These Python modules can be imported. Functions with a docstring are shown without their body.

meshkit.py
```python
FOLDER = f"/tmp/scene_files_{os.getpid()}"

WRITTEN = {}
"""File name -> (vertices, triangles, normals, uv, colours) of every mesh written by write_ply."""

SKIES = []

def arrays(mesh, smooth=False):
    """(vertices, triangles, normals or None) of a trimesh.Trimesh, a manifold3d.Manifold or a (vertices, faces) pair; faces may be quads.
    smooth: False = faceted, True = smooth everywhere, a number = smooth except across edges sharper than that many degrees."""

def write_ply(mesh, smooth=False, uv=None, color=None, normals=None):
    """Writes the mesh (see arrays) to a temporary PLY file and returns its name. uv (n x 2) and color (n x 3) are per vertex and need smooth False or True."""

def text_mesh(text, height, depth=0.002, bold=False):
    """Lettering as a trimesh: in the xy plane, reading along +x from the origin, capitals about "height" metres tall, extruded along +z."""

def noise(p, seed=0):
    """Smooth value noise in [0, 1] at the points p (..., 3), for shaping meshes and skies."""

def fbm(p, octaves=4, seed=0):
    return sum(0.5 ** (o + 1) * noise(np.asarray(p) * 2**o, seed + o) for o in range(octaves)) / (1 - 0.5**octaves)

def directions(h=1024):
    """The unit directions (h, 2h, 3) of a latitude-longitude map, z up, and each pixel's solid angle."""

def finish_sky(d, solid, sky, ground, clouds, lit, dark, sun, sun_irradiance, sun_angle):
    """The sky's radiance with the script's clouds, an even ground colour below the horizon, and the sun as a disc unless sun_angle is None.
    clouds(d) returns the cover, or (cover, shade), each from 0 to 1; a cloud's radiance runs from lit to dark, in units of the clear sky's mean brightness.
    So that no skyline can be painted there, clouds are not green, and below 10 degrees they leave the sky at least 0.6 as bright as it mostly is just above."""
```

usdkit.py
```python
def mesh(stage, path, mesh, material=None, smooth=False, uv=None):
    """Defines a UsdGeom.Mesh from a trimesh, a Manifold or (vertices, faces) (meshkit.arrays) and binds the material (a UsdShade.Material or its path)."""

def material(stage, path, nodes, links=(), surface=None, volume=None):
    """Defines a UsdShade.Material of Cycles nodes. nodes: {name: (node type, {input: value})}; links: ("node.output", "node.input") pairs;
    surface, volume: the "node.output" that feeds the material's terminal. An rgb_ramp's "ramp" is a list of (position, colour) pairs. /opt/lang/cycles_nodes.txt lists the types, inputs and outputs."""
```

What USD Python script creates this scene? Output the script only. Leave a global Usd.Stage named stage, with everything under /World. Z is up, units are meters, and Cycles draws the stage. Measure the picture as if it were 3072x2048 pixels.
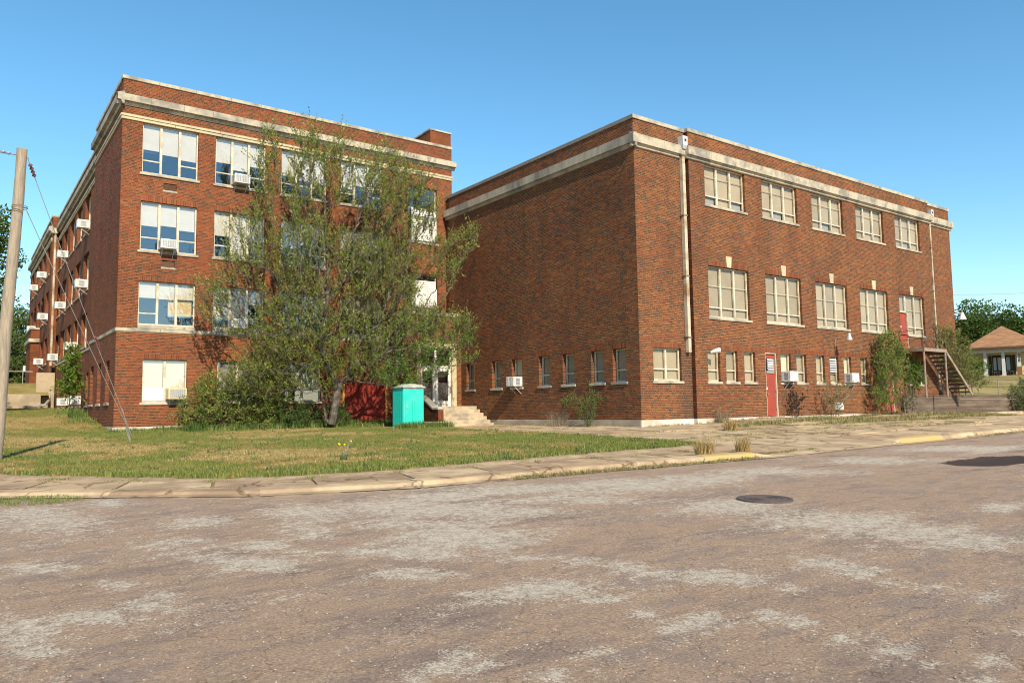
import math, random
import numpy as np
import trimesh, usdkit, meshkit
from pxr import Usd, UsdGeom, UsdLux, UsdShade, Gf, Sdf, Vt
from scipy.interpolate import RBFInterpolator
from scipy.spatial import Delaunay, cKDTree
from shapely.geometry import Polygon, Point
from shapely import contains_xy

stage = Usd.Stage.CreateInMemory()
UsdGeom.SetStageUpAxis(stage, UsdGeom.Tokens.z)
UsdGeom.SetStageMetersPerUnit(stage, 1.0)
UsdGeom.Xform.Define(stage, '/World')
rng = np.random.default_rng(7)
random.seed(7)

# ------------------------------------------------------------------ camera
PIT, ROLL, YAW = np.radians([5.0157, -0.8394, 36.2341])
EYE = np.array([0, 0, 1.5])
cam = UsdGeom.Camera.Define(stage, '/World/camera')
Fw = np.array([math.sin(YAW)*math.cos(PIT), math.cos(YAW)*math.cos(PIT), math.sin(PIT)])
R0 = np.array([math.cos(YAW), -math.sin(YAW), 0]); U0 = np.cross(R0, Fw)
Rt = R0*math.cos(ROLL)+U0*math.sin(ROLL); Up = -R0*math.sin(ROLL)+U0*math.cos(ROLL)
cam.AddTransformOp().Set(Gf.Matrix4d(*Rt, 0, *Up, 0, *(-Fw), 0, *EYE, 1))
cam.CreateHorizontalApertureAttr(36.0); cam.CreateVerticalApertureAttr(24.0)
cam.CreateFocalLengthAttr(36.0*2288.07/3072)
cam.CreateClippingRangeAttr(Gf.Vec2f(0.05, 5000))
cam.CreateExposureAttr(0.53)

# ------------------------------------------------------------------ sky and sun
SUN = np.array([-1, -4.6, 3.5]); SUN = SUN/np.linalg.norm(SUN)
sky = UsdLux.DomeLight.Define(stage, '/World/sky')
skym = usdkit.material(stage, '/World/Looks/sky', {
    's': ('sky_texture', {'sky_type': 'single_scattering', 'sun_disc': False, 'sun_elevation': math.asin(SUN[2]),
                          'sun_rotation': math.atan2(SUN[0], SUN[1]), 'altitude': 500.0, 'air_density': 1.0, 'aerosol_density': 0.12, 'ozone_density': 1.6}),
    'b': ('background_shader', {'strength': 0.145}), 'h': ('hsv', {'hue': .486, 'saturation': 1.22, 'value': 1.0})}, [('s.color', 'h.color'), ('h.color', 'b.color')], surface='b.background')
UsdShade.MaterialBindingAPI.Apply(sky.GetPrim()).Bind(skym)
for k, v in (('label', 'clear blue cloudless sky over the school'), ('kind', 'structure'), ('category', 'sky')): sky.GetPrim().SetCustomDataByKey(k, v)
sun = UsdLux.DistantLight.Define(stage, '/World/sun')
sun.CreateIntensityAttr(1.25); sun.CreateNormalizeAttr(True) if hasattr(sun, 'CreateNormalizeAttr') else None
sun.CreateAngleAttr(0.5); sun.CreateColorAttr(Gf.Vec3f(1.0, 0.885, 0.69))
zx = np.cross([0, 0, 1.0], SUN); zx /= np.linalg.norm(zx); zy = np.cross(SUN, zx)
sun.AddTransformOp().Set(Gf.Matrix4d(*zx, 0, *zy, 0, *SUN, 0, 0, 0, 60, 1))

# ------------------------------------------------------------------ helpers
_used, _base, _mats = {}, {}, {}
def uniq(parent, name):
    k = parent+'/'+name; n = _used.get(k, 0); _used[k] = n+1
    return k if n == 0 else f'{k}_{n:03d}'
def tag(path, label=None, cat=None, group=None, kind=None):
    p = stage.GetPrimAtPath(path)
    for k, v in (('label', label), ('category', cat), ('group', group), ('kind', kind)):
        if v: p.SetCustomDataByKey(k, v)
    return path
def thing(name, label=None, cat=None, group=None, kind=None, loc=(0, 0, 0), rz=0.0, parent='/World'):
    path = uniq(parent, name); x = UsdGeom.Xform.Define(stage, path)
    x.AddTranslateOp().Set(Gf.Vec3d(*map(float, loc)))
    if rz: x.AddRotateZOp().Set(float(rz))
    b = np.asarray(_base.get(parent, (0, 0, 0)), float)
    if parent == '/World': _base[path] = np.asarray(loc, float)
    else: _base[path] = b+np.asarray(loc, float)
    return tag(path, label, cat, group, kind)
def dup(src, loc, label, rz=0.0):
    sp = stage.GetPrimAtPath(src); was = sp.GetCustomData(); nm = src.split('/')[-1]
    path = uniq('/World', nm); x = UsdGeom.Xform.Define(stage, path)
    x.GetPrim().GetReferences().AddInternalReference(sp.GetPath())
    x.ClearXformOpOrder(); x = UsdGeom.Xformable(x.GetPrim())
    x.GetPrim().GetAttribute('xformOp:translate').Set(Gf.Vec3d(*map(float, loc))) if x.GetPrim().GetAttribute('xformOp:translate') else x.AddTranslateOp().Set(Gf.Vec3d(*map(float, loc)))
    order = ['xformOp:translate']
    if rz or x.GetPrim().GetAttribute('xformOp:rotateZ'):
        a = x.GetPrim().GetAttribute('xformOp:rotateZ')
        if not a: a = x.GetPrim().CreateAttribute('xformOp:rotateZ', Sdf.ValueTypeNames.Float)
        a.Set(float(rz)); order.append('xformOp:rotateZ')
    x.GetPrim().GetAttribute('xformOpOrder').Set(order)
    tag(path, label, was['category'], was.get('group')); x.GetPrim().SetInstanceable(True)
    return path

class MB:
    """collects triangles and quads, becomes one mesh"""
    def __init__(s): s.v, s.f, s.c, s.n = [], [], [], 0
    def raw(s, v, f, col=None):
        v = np.asarray(v, float); f = np.asarray(f, int)
        if f.shape[1] == 4: f = np.vstack([f[:, [0, 1, 2]], f[:, [0, 2, 3]]])
        s.v.append(v); s.f.append(f+s.n); s.n += len(v)
        if col is not None: s.c.append(np.broadcast_to(np.asarray(col, float), (len(v), 3)))
        return s
    def quad(s, a, b, c, d, col=None): return s.raw([a, b, c, d], [[0, 1, 2, 3]], col)
    def box(s, x0, x1, y0, y1, z0, z1, T=None, col=None):
        p = np.array([[x, y, z] for x in (x0, x1) for y in (y0, y1) for z in (z0, z1)], float)
        if T is not None: p = T(p)
        return s.raw(p, [[0, 1, 3, 2], [4, 6, 7, 5], [0, 4, 5, 1], [2, 3, 7, 6], [0, 2, 6, 4], [1, 5, 7, 3]], col)
    def bevelbox(s, x0, x1, y0, y1, z0, z1, b=.02, T=None):
        pts = []
        for sx, X in ((1, x0), (-1, x1)):
            for sy, Y in ((1, y0), (-1, y1)):
                for sz, Z in ((1, z0), (-1, z1)):
                    pts += [[X+sx*b, Y+sy*b, Z], [X+sx*b, Y, Z+sz*b], [X, Y+sy*b, Z+sz*b]]
        m = trimesh.convex.convex_hull(np.array(pts)); v = m.vertices
        return s.raw(T(v) if T else v, m.faces)
    def tube(s, pts, r, n=8, cap=True, col=None):
        pts = np.asarray(pts, float); r = np.broadcast_to(np.asarray(r, float), (len(pts),))
        t = np.gradient(pts, axis=0); t /= np.linalg.norm(t, axis=1, keepdims=True)+1e-12
        ref = np.array([0, 0, 1.0]) if abs(t[0][2]) < .9 else np.array([1.0, 0, 0])
        a = np.cross(t, ref); a /= np.linalg.norm(a, axis=1, keepdims=True)+1e-12; b = np.cross(t, a)
        an = np.arange(n)/n*2*np.pi
        v = (pts[:, None]+r[:, None, None]*(np.cos(an)[None, :, None]*a[:, None]+np.sin(an)[None, :, None]*b[:, None])).reshape(-1, 3)
        f = [[i*n+j, i*n+(j+1) % n, (i+1)*n+(j+1) % n, (i+1)*n+j] for i in range(len(pts)-1) for j in range(n)]
        s.raw(v, f, col)
        if cap:
            for k, q in ((0, pts[0]), ((len(pts)-1)*n, pts[-1])):
                s.raw(np.vstack([v[k:k+n], q]), [[j, (j+1) % n, n] for j in range(n)], col)
        return s
    def mesh(s, m, col=None): return s.raw(m.vertices, m.faces, col)
    def put(s, parent, name, mat, smooth=False, kind=None, label=None):
        if not s.v: return None
        v = np.vstack(s.v)-_base.get(parent, np.zeros(3)); f = np.vstack(s.f)
        path = uniq(parent, name)
        m = usdkit.mesh(stage, path, (v, f), mat, smooth=smooth)
        if s.c and not smooth:
            UsdGeom.PrimvarsAPI(m).CreatePrimvar('tone', Sdf.ValueTypeNames.Color3fArray, 'vertex').Set(Vt.Vec3fArray.FromNumpy(np.vstack(s.c).astype(np.float32)))
        tag(path, label=label, kind=kind)
        return path

def boxes(B, T, cols=None, faces=5):
    """many boxes at once: B is n x 6 (u0,u1,n0,n1,z0,z1), n1 = outer side; T maps (u,n,z) to the world. The inner face is left out."""
    B = np.asarray(B, float); k = len(B)
    ix = [(a, b, c) for a in (0, 1) for b in (2, 3) for c in (4, 5)]
    p = np.stack([np.stack([B[:, a], B[:, b], B[:, c]], 1) for a, b, c in ix], 1)      # k,8,3
    q = np.array([[2, 3, 7, 6], [0, 1, 3, 2], [4, 6, 7, 5], [0, 2, 6, 4], [1, 5, 7, 3]])[:faces]
    f = (q[None]+np.arange(k)[:, None, None]*8).reshape(-1, 4)
    m = MB(); m.raw(T(p.reshape(-1, 3)), f, None if cols is None else np.repeat(cols, 8, 0)); return m

# ------------------------------------------------------------------ materials
def lin(r, g, b): return tuple(((c/255+.055)/1.055)**2.4 if c > 10 else c/255/12.92 for c in (r, g, b))
def mat(name, c1, c2=None, scale=6.0, rough=.8, spec=.25, bump=0.0, bscale=40.0, detail=5.0, metal=0.0, c3=None, scale3=.7, stretch=None, crack=0.0):
    """plain surface: two tones mixed by noise in place, optional third, larger, blotch; optional fine relief"""
    if name in _mats: return _mats[name]
    c2 = c2 or tuple(x*.8 for x in c1)
    n = {'g': ('texture_coordinate', {}), 'a': ('noise_texture', {'scale': scale, 'detail': detail, 'roughness': .62}),
         'r': ('rgb_ramp', {'ramp': [(.32, c1), (.68, c2)]}), 'p': ('principled_bsdf', {'roughness': rough, 'specular_ior_level': spec, 'metallic': metal})}
    l = []
    src = 'g.object'
    if stretch:
        n['m'] = ('mapping', {'scale': stretch}); l += [('g.object', 'm.vector')]; src = 'm.vector'
    l += [(src, 'a.vector'), ('a.fac', 'r.fac')]
    out = 'r.color'
    if c3:
        n['a3'] = ('noise_texture', {'scale': scale3, 'detail': 4.0, 'roughness': .6}); n['r3'] = ('rgb_ramp', {'ramp': [(.45, (0, 0, 0)), (.62, (1, 1, 1))]})
        n['x'] = ('mix', {'color2': c3}); l += [(src, 'a3.vector'), ('a3.fac', 'r3.fac'), (out, 'x.color1'), ('r3.color', 'x.fac')]; out = 'x.color'
    if crack:
        n['cn'] = ('noise_texture', {'scale': 1.7, 'detail': 6.0}); n['cw'] = ('mix', {'mix_type': 'linear_light', 'fac': .45}); n['cv'] = ('voronoi_texture', {'feature': 'distance_to_edge', 'scale': crack})
        n['cr'] = ('rgb_ramp', {'ramp': [(0.0, (.28, .25, .22)), (.008, (.5, .47, .44)), (.02, (1, 1, 1))]}); n['cm'] = ('mix', {'mix_type': 'multiply', 'fac': .8})
        l += [('g.object', 'cn.vector'), ('g.object', 'cw.color1'), ('cn.color', 'cw.color2'), ('cw.color', 'cv.vector'), ('cv.distance', 'cr.fac'), (out, 'cm.color1'), ('cr.color', 'cm.color2')]; out = 'cm.color'
    l.append((out, 'p.base_color'))
    if bump:
        n['n2'] = ('noise_texture', {'scale': bscale, 'detail': 4.0}); n['b'] = ('bump', {'strength': bump, 'distance': .02})
        l += [(src, 'n2.vector'), ('n2.fac', 'b.height'), ('b.normal', 'p.normal')]
    _mats[name] = usdkit.material(stage, '/World/Looks/'+name, n, l, surface='p.BSDF'); return _mats[name]
def tone_mat(name, var=.25, scale=30.0, rough=.85, spec=.2, trans=None):
    """colour per piece from the mesh's own primvar, varied by fine noise"""
    n = {'t': ('attribute', {'attribute': 'tone'}), 'g': ('texture_coordinate', {}), 'a': ('noise_texture', {'scale': scale, 'detail': 3.0}),
         'r': ('rgb_ramp', {'ramp': [(.3, (1-var,)*3), (.7, (1+var,)*3)]}), 'x': ('mix', {'mix_type': 'multiply', 'fac': 1.0}), 'p': ('principled_bsdf', {'roughness': rough, 'specular_ior_level': spec})}
    l = [('g.object', 'a.vector'), ('a.fac', 'r.fac'), ('t.color', 'x.color1'), ('r.color', 'x.color2'), ('x.color', 'p.base_color')]
    s = 'p.BSDF'
    if trans:
        n['tr'] = ('translucent_bsdf', {}); n['mx'] = ('mix_closure', {'fac': trans}); l += [('x.color', 'tr.color'), ('p.BSDF', 'mx.closure1'), ('tr.BSDF', 'mx.closure2')]; s = 'mx.closure'
    return usdkit.material(stage, '/World/Looks/'+name, n, l, surface=s)
def brick_tex(name, axis, cols, mortar):
    """brickwork of walls seen edge-on or far away; axis: which world axis runs along the wall"""
    n = {'g': ('geometry', {}), 's': ('separate_xyz', {}), 'c': ('combine_xyz', {}), 'p': ('principled_bsdf', {'roughness': .9, 'specular_ior_level': .15}),
         'b': ('brick_texture', {'color1': cols[0], 'color2': cols[1], 'mortar': mortar, 'scale': 1.0, 'brick_width': .22, 'row_height': .068, 'mortar_size': .0045, 'mortar_smooth': .2}),
         'a': ('noise_texture', {'scale': 1.3, 'detail': 5.0}), 'r': ('rgb_ramp', {'ramp': [(.35, (.75, .75, .75)), (.65, (1.15, 1.1, 1.05))]}), 'x': ('mix', {'mix_type': 'multiply', 'fac': 1.0})}
    l = [('g.position', 's.vector'), (f's.{axis}', 'c.x'), ('s.z', 'c.y'), ('c.vector', 'b.vector'), ('g.position', 'a.vector'), ('a.fac', 'r.fac'), ('b.color', 'x.color1'), ('r.color', 'x.color2'), ('x.color', 'p.base_color')]
    return usdkit.material(stage, '/World/Looks/'+name, n, l, surface='p.BSDF')

M_brick = tone_mat('brick', .22, 25.0)
M_mortar = mat('mortar', (.30, .185, .095), (.25, .152, .078), scale=9, c3=(.20, .125, .072), scale3=.35, rough=.95, spec=.1)
M_mortar_l = mat('mortar_main', (.29, .165, .080), (.235, .135, .066), scale=9, c3=(.19, .11, .06), scale3=.35, rough=.95, spec=.1)
M_mortar_d = mat('mortar_sooty', (.20, .13, .08), (.14, .09, .06), scale=6, rough=.95, spec=.1)
M_brx = brick_tex('brick_far_front', 'x', ((.185, .048, .016), (.12, .038, .018)), (.24, .145, .075))
M_bry = brick_tex('brick_far_side', 'y', ((.18, .046, .016), (.12, .038, .018)), (.22, .135, .07))
M_stone = mat('limestone', (.47, .41, .30), (.37, .32, .24), scale=5, c3=(.22, .20, .165), scale3=1.3, bump=.15, bscale=30)
M_stone_w = mat('warm_limestone', (.54, .44, .27), (.46, .375, .24), scale=5, c3=(.36, .31, .22), scale3=1.0, bump=.12, bscale=30)
M_stone_d = mat('weathered_limestone', (.42, .38, .31), (.30, .28, .24), scale=3, c3=(.20, .19, .17), scale3=.9, bump=.2, bscale=25, stretch=(1, 1, .35))
M_found = mat('foundation_concrete', (.50, .43, .33), (.40, .34, .26), scale=4, c3=(.62, .57, .49), scale3=.6, bump=.2)
M_white = mat('white_paint', (.80, .77, .71), (.70, .67, .61), scale=3, rough=.55)
M_cream = mat('cream_window_paint', (.60, .53, .40), (.51, .44, .33), scale=4, rough=.6, c3=(.40, .34, .25), scale3=2.0)
M_red = mat('red_door_paint', (.33, .058, .034), (.28, .05, .03), scale=2.5, rough=.6, c3=(.24, .05, .034), scale3=1.2)
M_redwood = mat('red_plywood', (.26, .03, .02), (.20, .025, .018), scale=3, rough=.7, stretch=(1, 1, 5))
M_yelpost = mat('yellow_post', (.55, .32, .08), (.40, .22, .06), scale=6, rough=.8)
M_conc = mat('pavement_concrete', (.50, .375, .235), (.43, .315, .19), scale=3.5, c3=(.29, .205, .13), scale3=.9, bump=.35, bscale=60, rough=.95, spec=.1, crack=.55)
M_conc2 = mat('pavement_concrete_pale', (.47, .355, .225), (.39, .29, .18), scale=4, c3=(.31, .22, .14), scale3=1.3, bump=.25, bscale=60, rough=.95, spec=.1, crack=.55)
M_conc3 = mat('pavement_concrete_brown', (.42, .30, .185), (.35, .245, .15), scale=4, c3=(.25, .17, .11), scale3=1.1, bump=.25, bscale=60, rough=.95, spec=.1, crack=.55)
M_step = mat('step_concrete', (.50, .40, .27), (.36, .29, .20), scale=2.5, c3=(.27, .22, .16), scale3=1.6, bump=.3, bscale=40)
M_yellow = mat('yellow_kerb_paint', (.47, .31, .085), (.42, .29, .11), scale=8, c3=(.38, .28, .17), scale3=5, rough=.8)
M_dirt = mat('dirt', (.30, .205, .125), (.23, .155, .09), scale=2, c3=(.34, .25, .15), scale3=.4, bump=.5, bscale=25, rough=1, spec=.05)
M_blind = mat('cream_blind', (.60, .54, .43), (.54, .48, .37), scale=2, rough=.8)
M_blind2 = mat('tan_blind', (.56, .475, .33), (.52, .44, .30), scale=1.2, rough=.8, c3=(.50, .42, .295), scale3=.5)
M_blind3 = mat('yellow_blind', (.60, .45, .22), (.56, .42, .2), scale=2, rough=.8)
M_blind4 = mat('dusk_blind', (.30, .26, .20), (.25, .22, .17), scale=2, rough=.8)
M_dark = mat('dark_interior', (.04, .04, .045), (.03, .03, .035), rough=.9)
M_grille = mat('grille_metal', (.33, .34, .35), (.25, .26, .27), rough=.5, metal=.3)
M_ac = mat('white_ac_case', (.66, .655, .63), (.56, .555, .53), scale=5, c3=(.46, .44, .40), scale3=2.5, rough=.45)
M_acy = mat('yellowed_ac_case', (.62, .50, .27), (.52, .41, .22), scale=5, rough=.6)
M_galv = mat('galvanised_pipe', (.52, .52, .50), (.40, .39, .37), scale=5, rough=.5, metal=.4, c3=(.35, .25, .15), scale3=1.2)
M_pipe = mat('cream_downpipe', (.52, .455, .34), (.40, .34, .245), scale=5, rough=.6, c3=(.27, .17, .085), scale3=1.3)
M_rust = mat('rusty_steel', (.075, .05, .04), (.12, .065, .04), scale=8, rough=.8, c3=(.19, .14, .10), scale3=2)
M_steelg = mat('painted_steel', (.28, .25, .20), (.22, .19, .15), scale=6, rough=.7, c3=(.25, .12, .06), scale3=2)
M_wood = mat('weathered_pole_wood', (.40, .32, .24), (.28, .22, .16), scale=9, stretch=(6, 6, .5), bump=.5, bscale=30, c3=(.24, .20, .15), scale3=3, rough=.95)
M_wire = mat('wire', (.20, .18, .17), (.15, .13, .12), rough=.6)
M_wire2 = mat('grey_wire', (.5, .47, .42), (.4, .37, .33), rough=.5)
M_insul = mat('brown_insulator', (.20, .06, .03), (.15, .05, .03), rough=.35)
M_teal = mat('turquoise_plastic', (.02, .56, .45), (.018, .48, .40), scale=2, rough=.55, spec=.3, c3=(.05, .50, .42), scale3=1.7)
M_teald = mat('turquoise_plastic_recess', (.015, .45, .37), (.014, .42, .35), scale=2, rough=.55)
M_roofw = mat('white_plastic', (.58, .56, .50), (.42, .41, .36), scale=4, c3=(.30, .33, .28), scale3=3, rough=.6)
M_iron = mat('cast_iron', (.115, .085, .08), (.085, .065, .06), scale=20, rough=.75, bump=.3, bscale=80)
M_rw = mat('board_formed_concrete', (.125, .085, .06), (.075, .055, .042), scale=3, stretch=(.5, .5, 5), c3=(.16, .12, .09), scale3=.6, bump=.4, bscale=12, rough=.95)
M_rusty_w = mat('bank_wall_concrete', (.42, .33, .22), (.34, .26, .17), scale=3, c3=(.27, .21, .14), scale3=.8, bump=.3)
M_housew = mat('yellow_house_siding', (.60, .48, .24), (.56, .44, .22), scale=3, rough=.7)
M_shingle = mat('brown_shingles', (.30, .15, .075), (.20, .10, .055), scale=7, stretch=(1, 1, 4), c3=(.34, .18, .085), scale3=1.5, bump=.4, bscale=9)
M_trimw = mat('house_trim', (.50, .485, .44), (.43, .415, .375), scale=3)
M_dkdoor = mat('dark_door', (.04, .03, .028), (.03, .025, .022), rough=.5)
M_chip = mat('white_plastic_box', (.75, .74, .70), (.7, .69, .65), rough=.5)

def glass(name, c, base, rough):
    """window pane: clear, more mirror-like at grazing angles, the same from both sides so that sunlight passes in"""
    return usdkit.material(stage, '/World/Looks/'+name, {'t': ('transparent_bsdf', {'color': c}), 'g': ('glossy_bsdf', {'roughness': rough, 'color': (.92, .94, .96)}), 'f': ('layer_weight', {'blend': .5}), 'm': ('mix_closure', {}),
        'pw': ('math', {'math_type': 'power', 'value2': 4.0}), 'ma': ('math', {'math_type': 'multiply_add', 'value2': .85, 'value3': base}),
        'tc': ('texture_coordinate', {}), 'n': ('noise_texture', {'scale': .9, 'detail': 1.0}), 'b': ('bump', {'strength': .10, 'distance': .02})},
        [('f.facing', 'pw.value1'), ('pw.value', 'ma.value1'), ('ma.value', 'm.fac'), ('t.BSDF', 'm.closure1'), ('g.BSDF', 'm.closure2'), ('tc.object', 'n.vector'), ('n.fac', 'b.height'), ('b.normal', 'g.normal')], surface='m.closure')
M_glass = glass('window_glass', (.95, .96, .96), .20, .03)
M_dirty = glass('dusty_glass', (.95, .93, .88), .035, .15)
# ------------------------------------------------------------------ ground
CP = np.array([(0,0,0),(2,3,.06),(-8,0,-.1),(8.5,6.2,.23),(20,4,.3),(35,5,.45),(60,8,.6),(-3,8,.05),(0,8,.12),
 (.6,13.8,.25),(-6,16,.15),(3.3,11.4,.28),(6.8,10.1,.3),(14.6,10.6,.32),(23,10.6,.41),(36,10.6,.50),(60,12,.48),
 (1.07,20.4,.47),(10,18,.48),(14,25,.58),(5,30,.62),(14,33,.68),(-6,30,.6),(5.5,36.14,.71),(14,36.1,.72),(20,34,.66),
 (22,21.4,.68),(22,30,.69),(25,21.2,.75),(29.9,21.0,.93),(35,20.8,.73),(40,20.8,.93),(42.3,20.9,.93),(49.5,20.9,.74),(56.2,20.9,.53),(70,20,.5),
 (5.5,44,1.5),(5.5,54,1.8),(5.5,62,1.97),(0,44,1.3),(0,62,1.9),(-10,45,1.2),(-12,62,1.8),(-20,20,.2),(-20,0,-.3),(80,0,.6),(0,-15,-.3),(50,-15,.3)], float)
_rbf = RBFInterpolator(CP[:, :2], CP[:, 2], kernel='linear', smoothing=.02)
def gz(x, y):
    x, y = np.broadcast_arrays(np.asarray(x, float), np.asarray(y, float))
    return _rbf(np.stack([x.ravel(), y.ravel()], 1)).reshape(x.shape)
def g1(x, y): return float(gz([x], [y])[0])

def sheet(poly, spacing, zoff=0.0, rough=0.0, near=None, extra=None):
    """a ground sheet over a polygon: triangles that follow the terrain"""
    P = Polygon(poly) if not isinstance(poly, Polygon) else poly
    x0, y0, x1, y1 = P.bounds
    def grid(s, cond):
        X, Y = np.meshgrid(np.arange(x0, x1+s, s), np.arange(y0, y1+s, s)); q = np.stack([X.ravel(), Y.ravel()], 1)
        q += rng.uniform(-.3, .3, q.shape)*s; d = np.hypot(q[:, 0], q[:, 1])
        q = q[cond(d)]; return q[contains_xy(P, q[:, 0], q[:, 1])]
    pts = []
    if near:
        lo = 0
        for r, s in near: pts.append(grid(s, lambda d, lo=lo, r=r: (d >= lo) & (d < r))); lo = r
        pts.append(grid(spacing, lambda d: d >= lo))
    else: pts.append(grid(spacing, lambda d: d >= 0))
    L = P.exterior.length; nb = int(L/min(spacing, .6))
    pts.append(np.array([P.exterior.interpolate(i/nb*L).coords[0] for i in range(nb)])); pts.append(np.array(P.exterior.coords[:-1]))
    q = np.unique(np.vstack(pts).round(3), axis=0); T = Delaunay(q).simplices
    c = q[T].mean(1); T = T[contains_xy(P, c[:, 0], c[:, 1])]
    z = gz(q[:, 0], q[:, 1])+zoff
    if rough: z += rough*(meshkit.fbm(np.c_[q*1.3, np.zeros(len(q))], 4, 3)-.5)
    a = q[T]; cr = (a[:, 1, 0]-a[:, 0, 0])*(a[:, 2, 1]-a[:, 0, 1])-(a[:, 1, 1]-a[:, 0, 1])*(a[:, 2, 0]-a[:, 0, 0])
    T = np.where(cr[:, None] < 0, T[:, ::-1], T)
    return np.c_[q, z], T

# the ground: one dirt sheet to the horizon, lying a little below everything laid on it
gx = np.concatenate([[-900, -400, -200, -120, -70], np.arange(-40, 76, 2.0), [90, 120, 200, 400, 900]])
X, Y = np.meshgrid(gx, np.concatenate([[-500, -200, -80, -40], np.arange(-20, 70, 2.0), [80, 110, 160, 260, 500, 1000]]))
Z = gz(np.clip(X, -20, 70), np.clip(Y, -15, 62))-np.where((Y < 11) & (Y > -14), .22, .05)
k = X.shape[1]; idx = np.arange(X.size).reshape(X.shape)
gm = MB(); gm.raw(np.c_[X.ravel(), Y.ravel(), Z.ravel()], np.stack([idx[:-1, :-1], idx[:-1, 1:], idx[1:, 1:], idx[1:, :-1]], -1).reshape(-1, 4))
tag(gm.put('/World', 'ground', M_dirt, smooth=True), 'bare dirt ground under the lawn, road and buildings', 'ground', kind='structure')

KERB = [(-9, 34), (-6, 25), (-3, 19), (-1, 16), (.64, 14.16), (1.45, 13.46), (2.41, 12.61), (3.37, 11.6), (4.2, 11.1), (4.78, 10.9), (5.86, 10.65), (7.06, 10.6), (8.98, 10.6), (12.96, 10.6), (14.3, 10.6),
        (17.3, 10.6), (20.8, 10.6), (23.4, 10.6), (27.9, 10.6), (34, 10.7), (42, 10.8), (60, 11), (85, 11.5)]
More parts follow.
